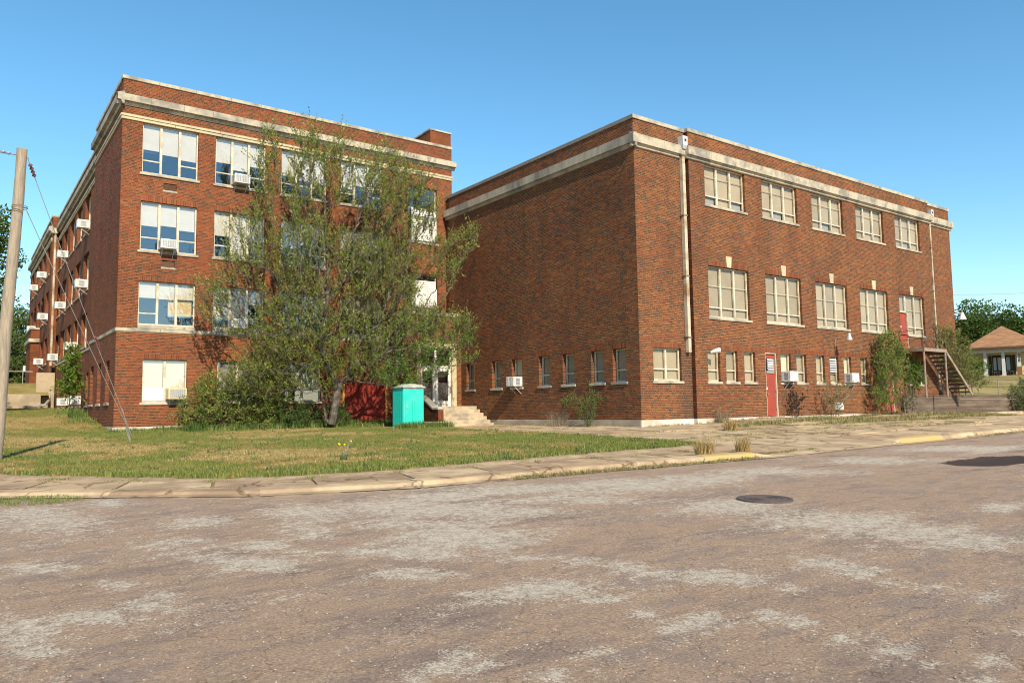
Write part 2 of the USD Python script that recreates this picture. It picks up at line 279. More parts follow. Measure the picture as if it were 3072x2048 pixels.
# road: worn asphalt; pale patches are where the surface has worn to bare stone
PALE = np.array([(0.97,11.32,0.57,-0.49,-0.09,-1.11),(1.84,12.14,0.22,-0.23,-0.07,-0.46),(2.44,9.69,0.34,-0.32,-0.12,-0.5),(1.88,8.49,0.36,-0.26,-0.08,-0.38),(3.61,9.53,0.42,-0.38,-0.24,-0.63),(3.22,8.28,0.27,-0.27,-0.15,-0.4),(2.58,7.69,0.25,-0.25,-0.1,-0.29),(2.14,7.31,0.28,-0.28,-0.07,-0.24),(0.64,8.19,0.21,-0.23,-0.02,-0.21),(1.14,7.06,0.13,-0.1,-0.02,-0.13),(2.34,6.72,0.12,-0.16,-0.06,-0.18),(1.33,6.4,0.12,-0.09,-0.03,-0.13),(1.2,6.17,0.16,-0.19,-0.02,-0.13),(0.84,6.1,0.23,-0.24,-0.03,-0.2),(0.45,5.95,0.19,-0.14,-0.03,-0.42),(0.45,5.51,0.15,-0.11,-0.01,-0.14),(0.33,5.19,0.04,-0.03,-0.01,-0.14),(0.53,4.94,0.06,-0.04,-0.01,-0.07),(4.66,9.31,0.51,-0.44,-0.21,-0.43),(5.28,8.23,0.81,-0.67,-0.29,-0.45),(6.78,8.05,0.69,-0.58,-0.23,-0.27),(4.19,7.93,0.46,-0.34,-0.14,-0.26),(4.39,6.98,0.51,-0.37,-0.35,-0.55),(4.29,6.21,0.16,-0.11,-0.13,-0.19),(4.6,6.24,0.21,-0.16,-0.07,-0.09),(3.57,6.44,0.32,-0.31,-0.12,-0.21),(3.18,6.84,0.13,-0.09,-0.05,-0.11),(3.18,5.74,0.24,-0.25,-0.09,-0.16),(4.28,5.56,0.32,-0.23,-0.11,-0.14),(4.53,5.26,0.19,-0.14,-0.12,-0.13),(4.7,4.81,0.09,-0.14,-0.13,-0.13),(4.69,4.49,0.15,-0.11,-0.09,-0.08),(3.26,4.95,0.14,-0.1,-0.03,-0.05),(3.67,4.69,0.27,-0.19,-0.15,-0.19),(3.83,4.24,0.12,-0.09,-0.08,-0.09),(3.83,3.77,0.08,-0.06,-0.09,-0.08),(3.75,3.46,0.07,-0.05,-0.09,-0.08),(2.43,3.87,0.08,-0.06,-0.06,-0.1),(2.23,3.76,0.09,-0.07,-0.06,-0.1),(2.4,3.64,0.06,-0.04,-0.03,-0.05),(2.06,3.71,0.06,-0.04,-0.03,-0.05),(2.63,3.32,0.07,-0.05,-0.04,-0.05),(3.07,3.4,0.06,-0.05,-0.04,-0.04),(8.0,6.24,0.51,-0.37,-0.44,-0.34),(8.12,4.76,0.48,-0.43,-0.56,-0.32),(8.18,4.06,0.44,-0.4,-0.54,-0.26),(8.06,3.37,0.24,-0.25,-0.45,-0.18),(6.04,3.83,0.14,-0.1,-0.16,-0.1),(6.03,3.47,0.13,-0.1,-0.17,-0.1),(5.92,3.14,0.1,-0.08,-0.12,-0.06),(5.99,2.88,0.08,-0.06,-0.06,-0.03),(4.95,4.15,0.13,-0.09,-0.14,-0.12),(5.09,3.9,0.13,-0.09,-0.15,-0.11),(5.15,3.53,0.1,-0.07,-0.1,-0.07),(4.04,3.43,0.09,-0.06,-0.14,-0.12),(4.45,3.24,0.07,-0.05,-0.1,-0.07),(4.44,2.98,0.1,-0.08,-0.11,-0.07),(4.42,2.63,0.1,-0.07,-0.11,-0.06),(4.4,2.36,0.11,-0.08,-0.12,-0.06),(4.34,2.14,0.06,-0.04,-0.06,-0.03),(6.02,2.52,0.12,-0.08,-0.19,-0.08),(10.51,4.18,0.2,-0.15,-0.46,-0.18),(4.71,1.95,0.09,-0.07,-0.13,-0.05),(4.34,1.85,0.08,-0.06,-0.06,-0.03),(7.18,9.3,1.19,-0.94,-0.43,-0.56),(8.81,8.8,0.81,-0.67,-0.55,-0.55),(10.18,8.61,0.63,-0.53,-0.47,-0.39),(12.21,8.4,0.87,-0.78,-0.52,-0.35),(15.6,8.7,0.67,-0.71,-0.74,-0.41),(20.18,8.68,0.73,-0.83,-1.08,-0.46),(5.56,9.53,0.54,-0.47,-0.18,-0.31)])
rv, rt = sheet([(85, -12), (85, 11.52)]+KERB[::-1]+[(-30, 34), (-30, -12)], 1.2, 0, .012, near=[(8, .085), (13, .14), (24, .35)])
m = np.zeros(len(rv))
for cx, cy, ax, ay, bx, by in PALE:
    A = np.linalg.inv(np.array([[ax, bx], [ay, by]])); e = (rv[:, :2]-[cx, cy])@A.T; m = np.maximum(m, np.exp(-.62*(e**2).sum(1)))
rng2 = np.random.default_rng(3)
for _ in range(420):                                   # the same wear goes on over the road out of sight
    c = np.array([rng2.uniform(-28, 80), rng2.uniform(-11, 10)])
    if 0 < c[1] and 1.05*c[0]-6 < 1.6*c[1]+4 and c[0] > -2 and c[0] < 26 and abs(math.atan2(c[0], max(c[1], .1))-YAW) < .62: continue
    a = rng2.uniform(.3, 1.6); b = rng2.uniform(.08, .35); e = (rv[:, :2]-c)/[a, b]; m = np.maximum(m, .9*np.exp(-1.1*(e**2).sum(1)))
d = np.maximum(0, 1-((rv[:, 0]-17.2)/1.6)**2-((rv[:, 1]-6.9-.05*(rv[:, 0]-17))/.62)**2)   # a pothole
rv[:, 2] -= .06*np.minimum(1, d*2)
roadm = MB(); roadm.raw(rv, rt, np.c_[m, np.minimum(1, d*3), np.zeros(len(m))])
M_road = usdkit.material(stage, '/World/Looks/asphalt', {
    't': ('attribute', {'attribute': 'tone'}), 's': ('separate_color', {}), 'g': ('geometry', {}),
    'n1': ('noise_texture', {'scale': 1.1, 'detail': 9.0, 'roughness': .74}), 'n2': ('noise_texture', {'scale': 46.0, 'detail': 5.0, 'roughness': .85}), 'n3': ('noise_texture', {'scale': 9.0, 'detail': 8.0, 'roughness': .8}),
    'mp': ('mapping', {'scale': (.55, 1.5, 1.0)}),
    'base': ('rgb_ramp', {'ramp': [(.28, (.16, .120, .102)), (.42, (.245, .178, .140)), (.52, (.325, .226, .156)), (.60, (.235, .178, .148)), (.72, (.355, .25, .176))]}),
    'stone': ('rgb_ramp', {'ramp': [(.28, (.12, .092, .072)), (.44, (.36, .30, .235)), (.56, (.50, .425, .34)), (.72, (.68, .60, .49))]}),
    'gr': ('rgb_ramp', {'ramp': [(.30, (.28, .28, .29)), (.46, (.95, .94, .94)), (.56, (1.2, 1.18, 1.15)), (.70, (2.4, 2.2, 2.0))]}),
    'a1': ('math', {'math_type': 'multiply_add', 'value2': 3.4, 'value3': -1.7}), 'a2': ('math', {'math_type': 'multiply_add', 'value2': 3.0, 'value3': -1.5}),
    'n4': ('noise_texture', {'scale': .9, 'detail': 6.0, 'roughness': .7}), 'mp4': ('mapping', {'scale': (.35, 1.6, 1.0), 'rotation': (0, 0, .25)}), 'a5': ('math', {'math_type': 'multiply_add', 'value2': 2.6, 'value3': -1.22}), 'a6': ('math', {'math_type': 'add'}), 'a3': ('math', {'math_type': 'add'}), 'a4': ('math', {'math_type': 'add'}), 'ms': ('map_range', {'range_type': 'smoothstep', 'from_min': .40, 'from_max': .98}),
    'sv': ('rgb_ramp', {'ramp': [(.34, (.62, .60, .58)), (.50, (1, 1, 1)), (.66, (1.22, 1.22, 1.22))]}), 'sx': ('mix', {'mix_type': 'multiply', 'fac': 1.0}), 'mx': ('mix', {}), 'mg': ('mix', {'mix_type': 'multiply', 'fac': .85}), 'pot': ('mix', {'color2': (.055, .04, .035)}), 'pf': ('math', {'math_type': 'multiply_add', 'value2': 2.6}), 'pn': ('math', {'math_type': 'multiply_add', 'value2': 3.0, 'value3': -1.75}), 'pm': ('map_range', {'range_type': 'smoothstep', 'from_min': .3, 'from_max': .75}), 'pg': ('math', {'math_type': 'greater_than', 'value2': .03}), 'px': ('math', {'math_type': 'multiply'}),
    'v': ('voronoi_texture', {'feature': 'distance_to_edge', 'scale': 1.6}), 'vn': ('noise_texture', {'scale': 2.0, 'detail': 5.0}), 'va': ('mix', {'mix_type': 'linear_light', 'fac': .35}),
    'vr': ('rgb_ramp', {'ramp': [(0.0, (.35, .33, .32)), (.012, (1, 1, 1))]}), 'cm': ('mix', {'mix_type': 'multiply', 'fac': .55}),
    'p': ('principled_bsdf', {'roughness': .95, 'specular_ior_level': .12}), 'bm': ('bump', {'strength': .8, 'distance': .016})},
    [('t.color', 's.color'), ('g.position', 'mp.vector'), ('mp.vector', 'n1.vector'), ('g.position', 'n2.vector'), ('g.position', 'n3.vector'), ('n1.fac', 'base.fac'), ('n2.fac', 'stone.fac'), ('n2.fac', 'gr.fac'),
     ('n3.fac', 'a1.value1'), ('n2.fac', 'a2.value1'), ('a1.value', 'a3.value1'), ('a2.value', 'a3.value2'), ('n3.fac', 'sv.fac'), ('stone.color', 'sx.color1'), ('sv.color', 'sx.color2'), ('s.r', 'a4.value1'), ('a3.value', 'a4.value2'), ('g.position', 'mp4.vector'), ('mp4.vector', 'n4.vector'), ('n4.fac', 'a5.value1'), ('a4.value', 'a6.value1'), ('a5.value', 'a6.value2'), ('a6.value', 'ms.value'),
     ('base.color', 'mg.color1'), ('gr.color', 'mg.color2'), ('mg.color', 'mx.color1'), ('sx.color', 'mx.color2'), ('ms.result', 'mx.fac'), ('s.g', 'pf.value1'), ('n3.fac', 'pn.value1'), ('pn.value', 'pf.value3'), ('pf.value', 'pm.value'), ('s.g', 'pg.value1'), ('pm.result', 'px.value1'), ('pg.value', 'px.value2'), ('px.value', 'pot.fac'), ('mx.color', 'pot.color1'),
     ('g.position', 'vn.vector'), ('g.position', 'va.color1'), ('vn.color', 'va.color2'), ('va.color', 'v.vector'), ('v.distance', 'vr.fac'), ('pot.color', 'cm.color1'), ('vr.color', 'cm.color2'),
     ('cm.color', 'p.base_color'), ('n2.fac', 'bm.height'), ('bm.normal', 'p.normal')], surface='p.BSDF')
tag(roadm.put('/World', 'road', M_road), 'worn brown asphalt road with pale patches of bare stone', 'road', kind='structure')

# lawn
LAWN = [(-9.5, 40), (-7, 27), (-3.5, 22), (-1, 19.3), (.79, 17.72), (1.76, 16.38), (2.67, 15.2), (3.72, 13.98), (5.02, 13.3), (5.75, 13.16), (6.89, 13.06), (7.63, 13.07), (9.43, 13.3), (10.88, 13.5), (13.8, 13.76), (16.2, 13.9),
        (16.8, 14.24), (16.9, 16.8), (17.0, 20.1), (17.1, 24.2), (17.3, 27), (17.9, 31.2), (18.6, 31.5), (18.6, 34.55), (22, 36.0), (5.6, 36.0), (5.4, 36.2), (5.4, 62.8), (-14, 62.8)]
lv, lt = sheet(Polygon(LAWN).buffer(.4), .5, .035, .05)
_pl = Polygon(LAWN); _in = contains_xy(_pl, lv[:, 0], lv[:, 1]); _d = np.array([0 if i else _pl.distance(Point(q)) for q, i in zip(lv[:, :2], _in)]); lv[:, 2] -= np.clip(_d/.12, 0, 1)*.075
M_lawn = usdkit.material(stage, '/World/Looks/lawn_turf', {
    'g': ('geometry', {}), 'n1': ('noise_texture', {'scale': .33, 'detail': 5.0, 'roughness': .65}), 'n2': ('noise_texture', {'scale': 9.0, 'detail': 5.0, 'roughness': .7}),
    'r1': ('rgb_ramp', {'ramp': [(.30, (.17, .15, .045)), (.44, (.24, .19, .06)), (.54, (.28, .19, .075)), (.68, (.30, .18, .085))]}),
    'r2': ('rgb_ramp', {'ramp': [(.3, (.55, .6, .5)), (.7, (1.35, 1.3, 1.3))]}), 'x': ('mix', {'mix_type': 'multiply', 'fac': 1.0}), 'p': ('principled_bsdf', {'roughness': 1.0, 'specular_ior_level': .05}), 'b': ('bump', {'strength': .6, 'distance': .03})},
    [('g.position', 'n1.vector'), ('g.position', 'n2.vector'), ('n1.fac', 'r1.fac'), ('n2.fac', 'r2.fac'), ('r1.color', 'x.color1'), ('r2.color', 'x.color2'), ('x.color', 'p.base_color'), ('n2.fac', 'b.height'), ('b.normal', 'p.normal')], surface='p.BSDF')
lm = MB(); lm.raw(lv, lt); tag(lm.put('/World', 'lawn', M_lawn, smooth=True), 'patchy olive and brown lawn in front of the school', 'lawn', kind='structure')

def strip_slab(parent, name, quad, m, th=.12, zoff=0.0, tilt=0.0):
    """one concrete slab: a quad of ground points lifted as a block with its own edges"""
    q = np.array(quad, float); c = q.mean(0); q = c+(q-c)*(1-.035/np.maximum(.3, np.linalg.norm(q-c, axis=1)))[:, None]
    n = 3; u = np.linspace(0, 1, n); U, V = np.meshgrid(u, u)
    xy = ((1-U)*(1-V))[..., None]*q[0]+(U*(1-V))[..., None]*q[1]+(U*V)[..., None]*q[2]+((1-U)*V)[..., None]*q[3]
    xy = xy.reshape(-1, 2); z = gz(xy[:, 0], xy[:, 1])+zoff+(tilt*((xy-c)@np.array([.6, .8])) if tilt else 0)
    k = n*n; I = np.arange(k).reshape(n, n)
    top = np.stack([I[:-1, :-1], I[:-1, 1:], I[1:, 1:], I[1:, :-1]], -1).reshape(-1, 4)
    ring = np.concatenate([I[0, :-1], I[:-1, -1], I[-1, :0:-1], I[:0:-1, 0]])
    side = np.stack([ring, np.roll(ring, -1), np.roll(ring, -1)+k, ring+k], 1)
    b = MB(); b.raw(np.vstack([np.c_[xy, z], np.c_[xy, z-th]]), np.vstack([top, side])); return b.put(parent, name, m)

# kerb: a thing of the street made of separate lengths, two of them painted yellow, low across the driveway
def walk(line, step):
    line = np.array(line, float); s = np.r_[0, np.cumsum(np.linalg.norm(np.diff(line, axis=0), axis=1))]
    t = np.arange(0, s[-1], step); return np.c_[np.interp(t, s, line[:, 0]), np.interp(t, s, line[:, 1])]
kerb = thing('kerb', 'low pale concrete kerb along the road edge, two lengths painted yellow', 'kerb', kind='structure')
def kerb_piece(a, b, h0, h1, m, name, label=None):
    a, b = np.array(a), np.array(b); t = (b-a)/np.linalg.norm(b-a); nrm = np.array([-t[1], t[0]]); a = a+t*.0015; b = b-t*.0015
    a = a+nrm*rng.uniform(-.008, .008); b = b+nrm*rng.uniform(-.008, .008); dh = rng.uniform(-.006, .004) if h0 > .05 else 0.0; h0 = max(0, h0+dh); h1 = max(0, h1+dh*.6)
    mb = MB(); rows = []
    for p, h in ((a, h0), (b, h1)):
        prof = [(-.22, .012), (0, .012+.1*h), (.05, .02+.85*h), (.10, .02+h), (.34, .025+h), (.34, -.1)]
        rows.append([np.r_[p+nrm*o, g1(*(p+nrm*o))+z] for o, z in prof])
    v = np.array(rows[0]+rows[1]); n = len(rows[0])
    mb.raw(v, [[i, i+1, n+i+1, n+i] for i in range(n-1)]); mb.raw(v[:n], [[n-1, i, i+1] for i in range(n-2)]); mb.raw(v[n:], [[n-1, i+1, i] for i in range(n-2)])
    return mb.put(kerb, name, m, label=label)
ks = walk(KERB[:16], 2.4)
for i in range(len(ks)-1):
    if ks[i+1][0] > 12.9: break
    hk = .035+.05*min(1, max(0, (ks[i][0]-2)/6)); kerb_piece(ks[i], ks[i+1], hk, hk+.004, [M_conc2, M_conc, M_conc3][rng.integers(3)], 'kerb_length')
kerb_piece(ks[i], (12.75, 10.6), .09, .095, M_conc2, 'kerb_length')
kerb_piece((12.75, 10.6), (14.45, 10.6), .10, .10, M_yellow, 'yellow_kerb_length', 'yellow painted kerb length left of the driveway')
kerb_piece((14.45, 10.6), (15.1, 10.6), .095, .0, M_conc2, 'kerb_length')
for a, b in ((15.1, 17.9), (17.9, 20.0)): kerb_piece((a, 10.6), (b, 10.6), .0, .0, M_conc2, 'kerb_length')
kerb_piece((20.0, 10.6), (20.8, 10.6), .0, .11, M_conc2, 'kerb_length')
kerb_piece((20.8, 10.6), (23.2, 10.6), .12, .12, M_yellow, 'yellow_kerb_length', 'yellow painted kerb length right of the driveway')
ks = walk([(23.2, 10.6), (34, 10.7), (42, 10.8), (60, 11), (85, 11.5)], 2.6)
for i in range(len(ks)-1): kerb_piece(ks[i], ks[i+1], .10, .10, [M_conc2, M_conc, M_conc3][rng.integers(3)], 'kerb_length')

# the pavement beside the lawn and the broken concrete apron in front of the right-hand building
pave = thing('pavement', 'cracked tan concrete pavement and driveway slabs with weeds in the joints', 'pavement', kind='structure')
inner = np.array([(-7.2, 27), (-3.9, 21.6), (-1.4, 18.6), (.75, 16.6), (1.7, 15.6), (2.65, 14.5), (3.7, 13.35), (4.95, 12.8), (5.75, 12.65), (6.9, 12.55), (9.4, 12.6), (12.9, 12.6), (14.5, 12.6)])
outer = np.array([(-8.1, 26.4), (-4.9, 20.9), (-2.1, 17.8), (.05, 15.6), (1.1, 14.5), (2.0, 13.55), (2.95, 12.6), (4.35, 11.55), (5.3, 11.2), (6.8, 11.0), (9.4, 10.96), (12.9, 10.96), (14.5, 10.96)])
def dense(line, n):
    s = np.r_[0, np.cumsum(np.linalg.norm(np.diff(line, axis=0), axis=1))]; t = np.linspace(0, s[-1], n); return np.c_[np.interp(t, s, line[:, 0]), np.interp(t, s, line[:, 1])]
A, B = dense(inner, 19), dense(outer, 19)
for i in range(18): strip_slab(pave, 'slab', [B[i], B[i+1], A[i+1], A[i]], [M_conc3, M_conc, M_conc3][i % 3], .1, .03, rng.uniform(-.01, .01))
mats = [M_conc, M_conc2, M_conc3, M_conc, M_conc2]
ys = [10.96, 13.4, 14.3, 15.5, 17.0, 18.6, 20.95]
for j in range(6):
    x = 14.55 if j == 0 else 17.05+.0*j
    while x < 62:
        w = rng.uniform(2.6, 3.5); yo = rng.uniform(-.05, .05)
        y1 = ys[j+1]
        if j == 5: y1 = 21.36 if x+w < 25 else 21.15
        strip_slab(pave, 'slab', [(x, ys[j]), (x+w, ys[j]), (x+w, y1), (x, y1)], mats[rng.integers(5)], .1, .025+rng.uniform(-.02, .018), rng.uniform(-.02, .02)); x += w
for j, y in enumerate((21.4, 23.6, 25.8, 28.0)):                      # walk beside the side wall up to the steps
    for x0, x1 in ((17.15, 19.5), (19.5, 21.9)): strip_slab(pave, 'slab', [(x0, y), (x1, y), (x1, y+2.2), (x0, y+2.2)], mats[rng.integers(5)], .1, .02, rng.uniform(-.012, .012))
for x0, x1 in ((18.0, 19.9), (19.9, 21.9)): strip_slab(pave, 'slab', [(x0, 30.2), (x1, 30.2), (x1, 31.6), (x0, 31.6)], M_conc, .1, .02)

# manhole cover: iron ring and lid, flush with the road
mh = thing('manhole_cover', 'round dark iron manhole cover set in the asphalt road', 'manhole cover', loc=(8.82, 6.37, g1(8.82, 6.37)))
nrm = np.array([-(g1(9.3, 6.37)-g1(8.3, 6.37)), -(g1(8.82, 6.87)-g1(8.82, 5.87)), 1.0])
def mhring(r0, r1, z, n=48):
    a = np.arange(n)/n*2*np.pi; b = MB(); c = np.array([8.82, 6.37])
    def ring(r, zz): xy = c+r*np.c_[np.cos(a), np.sin(a)]; return np.c_[xy, g1(8.82, 6.37)+zz-(xy-c)@nrm[:2]]
    R = [ring(r0, z-.02), ring(r0, z), ring(r1, z), ring(r1, z-.03)]; v = np.vstack(R)
    b.raw(v, [[k*n+i, k*n+(i+1) % n, (k+1)*n+(i+1) % n, (k+1)*n+i] for k in range(3) for i in range(n)]); return b
mhring(.315, .36, .022).put(mh, 'frame_ring', M_iron)
lid = mhring(.0, .308, .019); 
for r in (.09, .16, .23): lid.raw(*(lambda q: (np.vstack(q.v), np.vstack(q.f)))(mhring(r, r+.03, .0255)))
lid.put(mh, 'lid', M_iron)

# packed soil under the pavement slabs, so that the joints are shallow
_in = [(x+.0, y) for x, y in [(-8.7, 34.2), (-5.7, 25.2), (-2.75, 19.2), (-.8, 16.25), (.85, 14.42), (1.66, 13.72), (2.62, 12.85), (3.55, 11.9), (4.36, 11.4), (4.9, 11.2), (5.95, 10.95), (7.1, 10.9), (42, 11.1), (85, 11.8)]]
bv, bf = sheet(_in+[(85, 21.0), (25.0, 21.3), (22.1, 21.5), (22.1, 31.8), (18.4, 32), (18.4, 35.9), (-8.7, 35.9)], .7, -.004, .01)
bm_ = MB(); bm_.raw(bv, bf); tag(bm_.put('/World', 'verge', M_dirt, smooth=True), 'packed dirt verge under the pavement slabs and lawn', 'verge', kind='structure')
# soil washed along the gutter and over the back of the kerb
def ragged(line, o0, o1, seed, amp):
    L = dense(np.array(line, float), 120); t = np.gradient(L, axis=0); t /= np.linalg.norm(t, axis=1, keepdims=True); nn = np.c_[-t[:, 1], t[:, 0]]
    f = lambda k: meshkit.fbm(np.c_[L*1.1, np.full(len(L), k)], 4, seed)-.5
    return Polygon(np.vstack([L+nn*(o0+amp*f(0))[:, None], (L+nn*(o1+amp*f(9))[:, None])[::-1]])).buffer(0)
def soil(name, label, poly, zoff, m):
    polys = [q for q in getattr(poly, 'geoms', [poly]) if q.area > .05]; b = MB()
    for q in polys:
        v, f = sheet(q, .22, zoff, .012); d_ = np.array([q.exterior.distance(Point(a)) for a in v[:, :2]]); v[:, 2] -= np.clip(1-d_/.10, 0, 1)*(.05 if zoff > .02 else .03); b.raw(v, f)
    tag(b.put('/World', name, m, smooth=True), label, 'soil', kind='stuff')
M_soil = mat('washed_soil', (.33, .235, .155), (.25, .175, .115), scale=14, c3=(.38, .28, .185), scale3=2.5, bump=.6, bscale=45, rough=1, spec=.05)
soil('gutter_soil', 'tan soil washed along the gutter in front of the kerb', ragged(KERB[3:16], -.30, .02, 5, .75), .010, M_soil)
soil('verge_soil', 'tan soil and debris lying between the kerb and the pavement slabs', ragged(KERB[3:13], .30, .46, 6, .42), .052, M_soil)
soil('lawn_edge_soil', 'bare soil along the front edge of the lawn', ragged(np.array([(-1, 19.3), (.79, 17.72), (1.76, 16.38), (2.67, 15.2), (3.72, 13.98), (5.02, 13.3), (5.75, 13.16), (7.63, 13.07), (9.43, 13.3), (10.88, 13.5), (13.8, 13.76), (16.2, 13.9)]), -.45, .10, 7, .5), .040, M_soil)
# loose stones on the road
rs = np.random.default_rng(77); N = 15000; ang = YAW+rs.uniform(-.68, .68, N); rad_ = 3.0+10*rs.random(N)**1.5; q = np.c_[rad_*np.sin(ang), rad_*np.cos(ang)]; q = q[(q[:, 1] < 10.3) & ((q[:, 0] > 3.4) | (q[:, 1] < 11))]
pi = UsdGeom.PointInstancer.Define(stage, '/World/loose_gravel'); pr = []
for k, c in enumerate(((.40, .34, .275), (.34, .25, .18), (.18, .14, .12), (.50, .45, .385))):
    s = trimesh.creation.icosphere(1, 1.0); v = s.vertices*(1+.35*(np.random.default_rng(k).random((len(s.vertices), 1))-.5))*[1, .8, .55]
    pp_ = '/World/loose_gravel/pebble'+(f'_{k:03d}' if k else ''); usdkit.mesh(stage, pp_, (v, s.faces), mat(f'pebble_{k}', c, tuple(x*.75 for x in c), scale=2), smooth=True); pr.append(pp_)
pi.CreatePrototypesRel().SetTargets(pr); pi.CreateProtoIndicesAttr(rs.choice(4, len(q), p=[.4, .3, .15, .15]).astype(np.int32).tolist())
pi.CreatePositionsAttr(Vt.Vec3fArray.FromNumpy(np.c_[q, gz(q[:, 0], q[:, 1])+.003].astype(np.float32))); a_ = rs.uniform(0, 6.28, len(q))
pi.CreateOrientationsAttr(Vt.QuathArray([Gf.Quath(float(math.cos(a/2)), 0, 0, float(math.sin(a/2))) for a in a_])); pi.CreateScalesAttr(Vt.Vec3fArray.FromNumpy(np.repeat((.002+.0062*rs.random(len(q))**3)[:, None], 3, 1).astype(np.float32)))
tag('/World/loose_gravel', 'loose pale gravel scattered over the road', 'gravel', kind='stuff')
# ------------------------------------------------------------------ building kit
PAL_L = (np.array([(.188, .043, .0145), (.150, .033, .0135), (.128, .028, .0145), (.086, .036, .020), (.062, .036, .026), (.21, .058, .018)]), [.32, .22, .15, .15, .08, .08])
PAL_R = (np.array([(.175, .052, .0165), (.136, .039, .0155), (.145, .030, .017), (.090, .040, .021), (.066, .040, .029), (.195, .070, .020)]), [.28, .20, .11, .19, .14, .08])
class Face:
    """a wall plane; u runs along it, n is outward, z is up"""
    def __init__(s, kind, at): s.kind, s.at = kind, at
    def T(s, p):
        p = np.asarray(p, float)
        if s.kind == 'front': return np.stack([p[..., 0], s.at-p[..., 1], p[..., 2]], -1)
        return np.stack([s.at-p[..., 1], p[..., 0], p[..., 2]], -1)
    def box(s, mb, u0, u1, n0, n1, z0, z1, col=None): return mb.box(u0, u1, n0, n1, z0, z1, s.T, col)

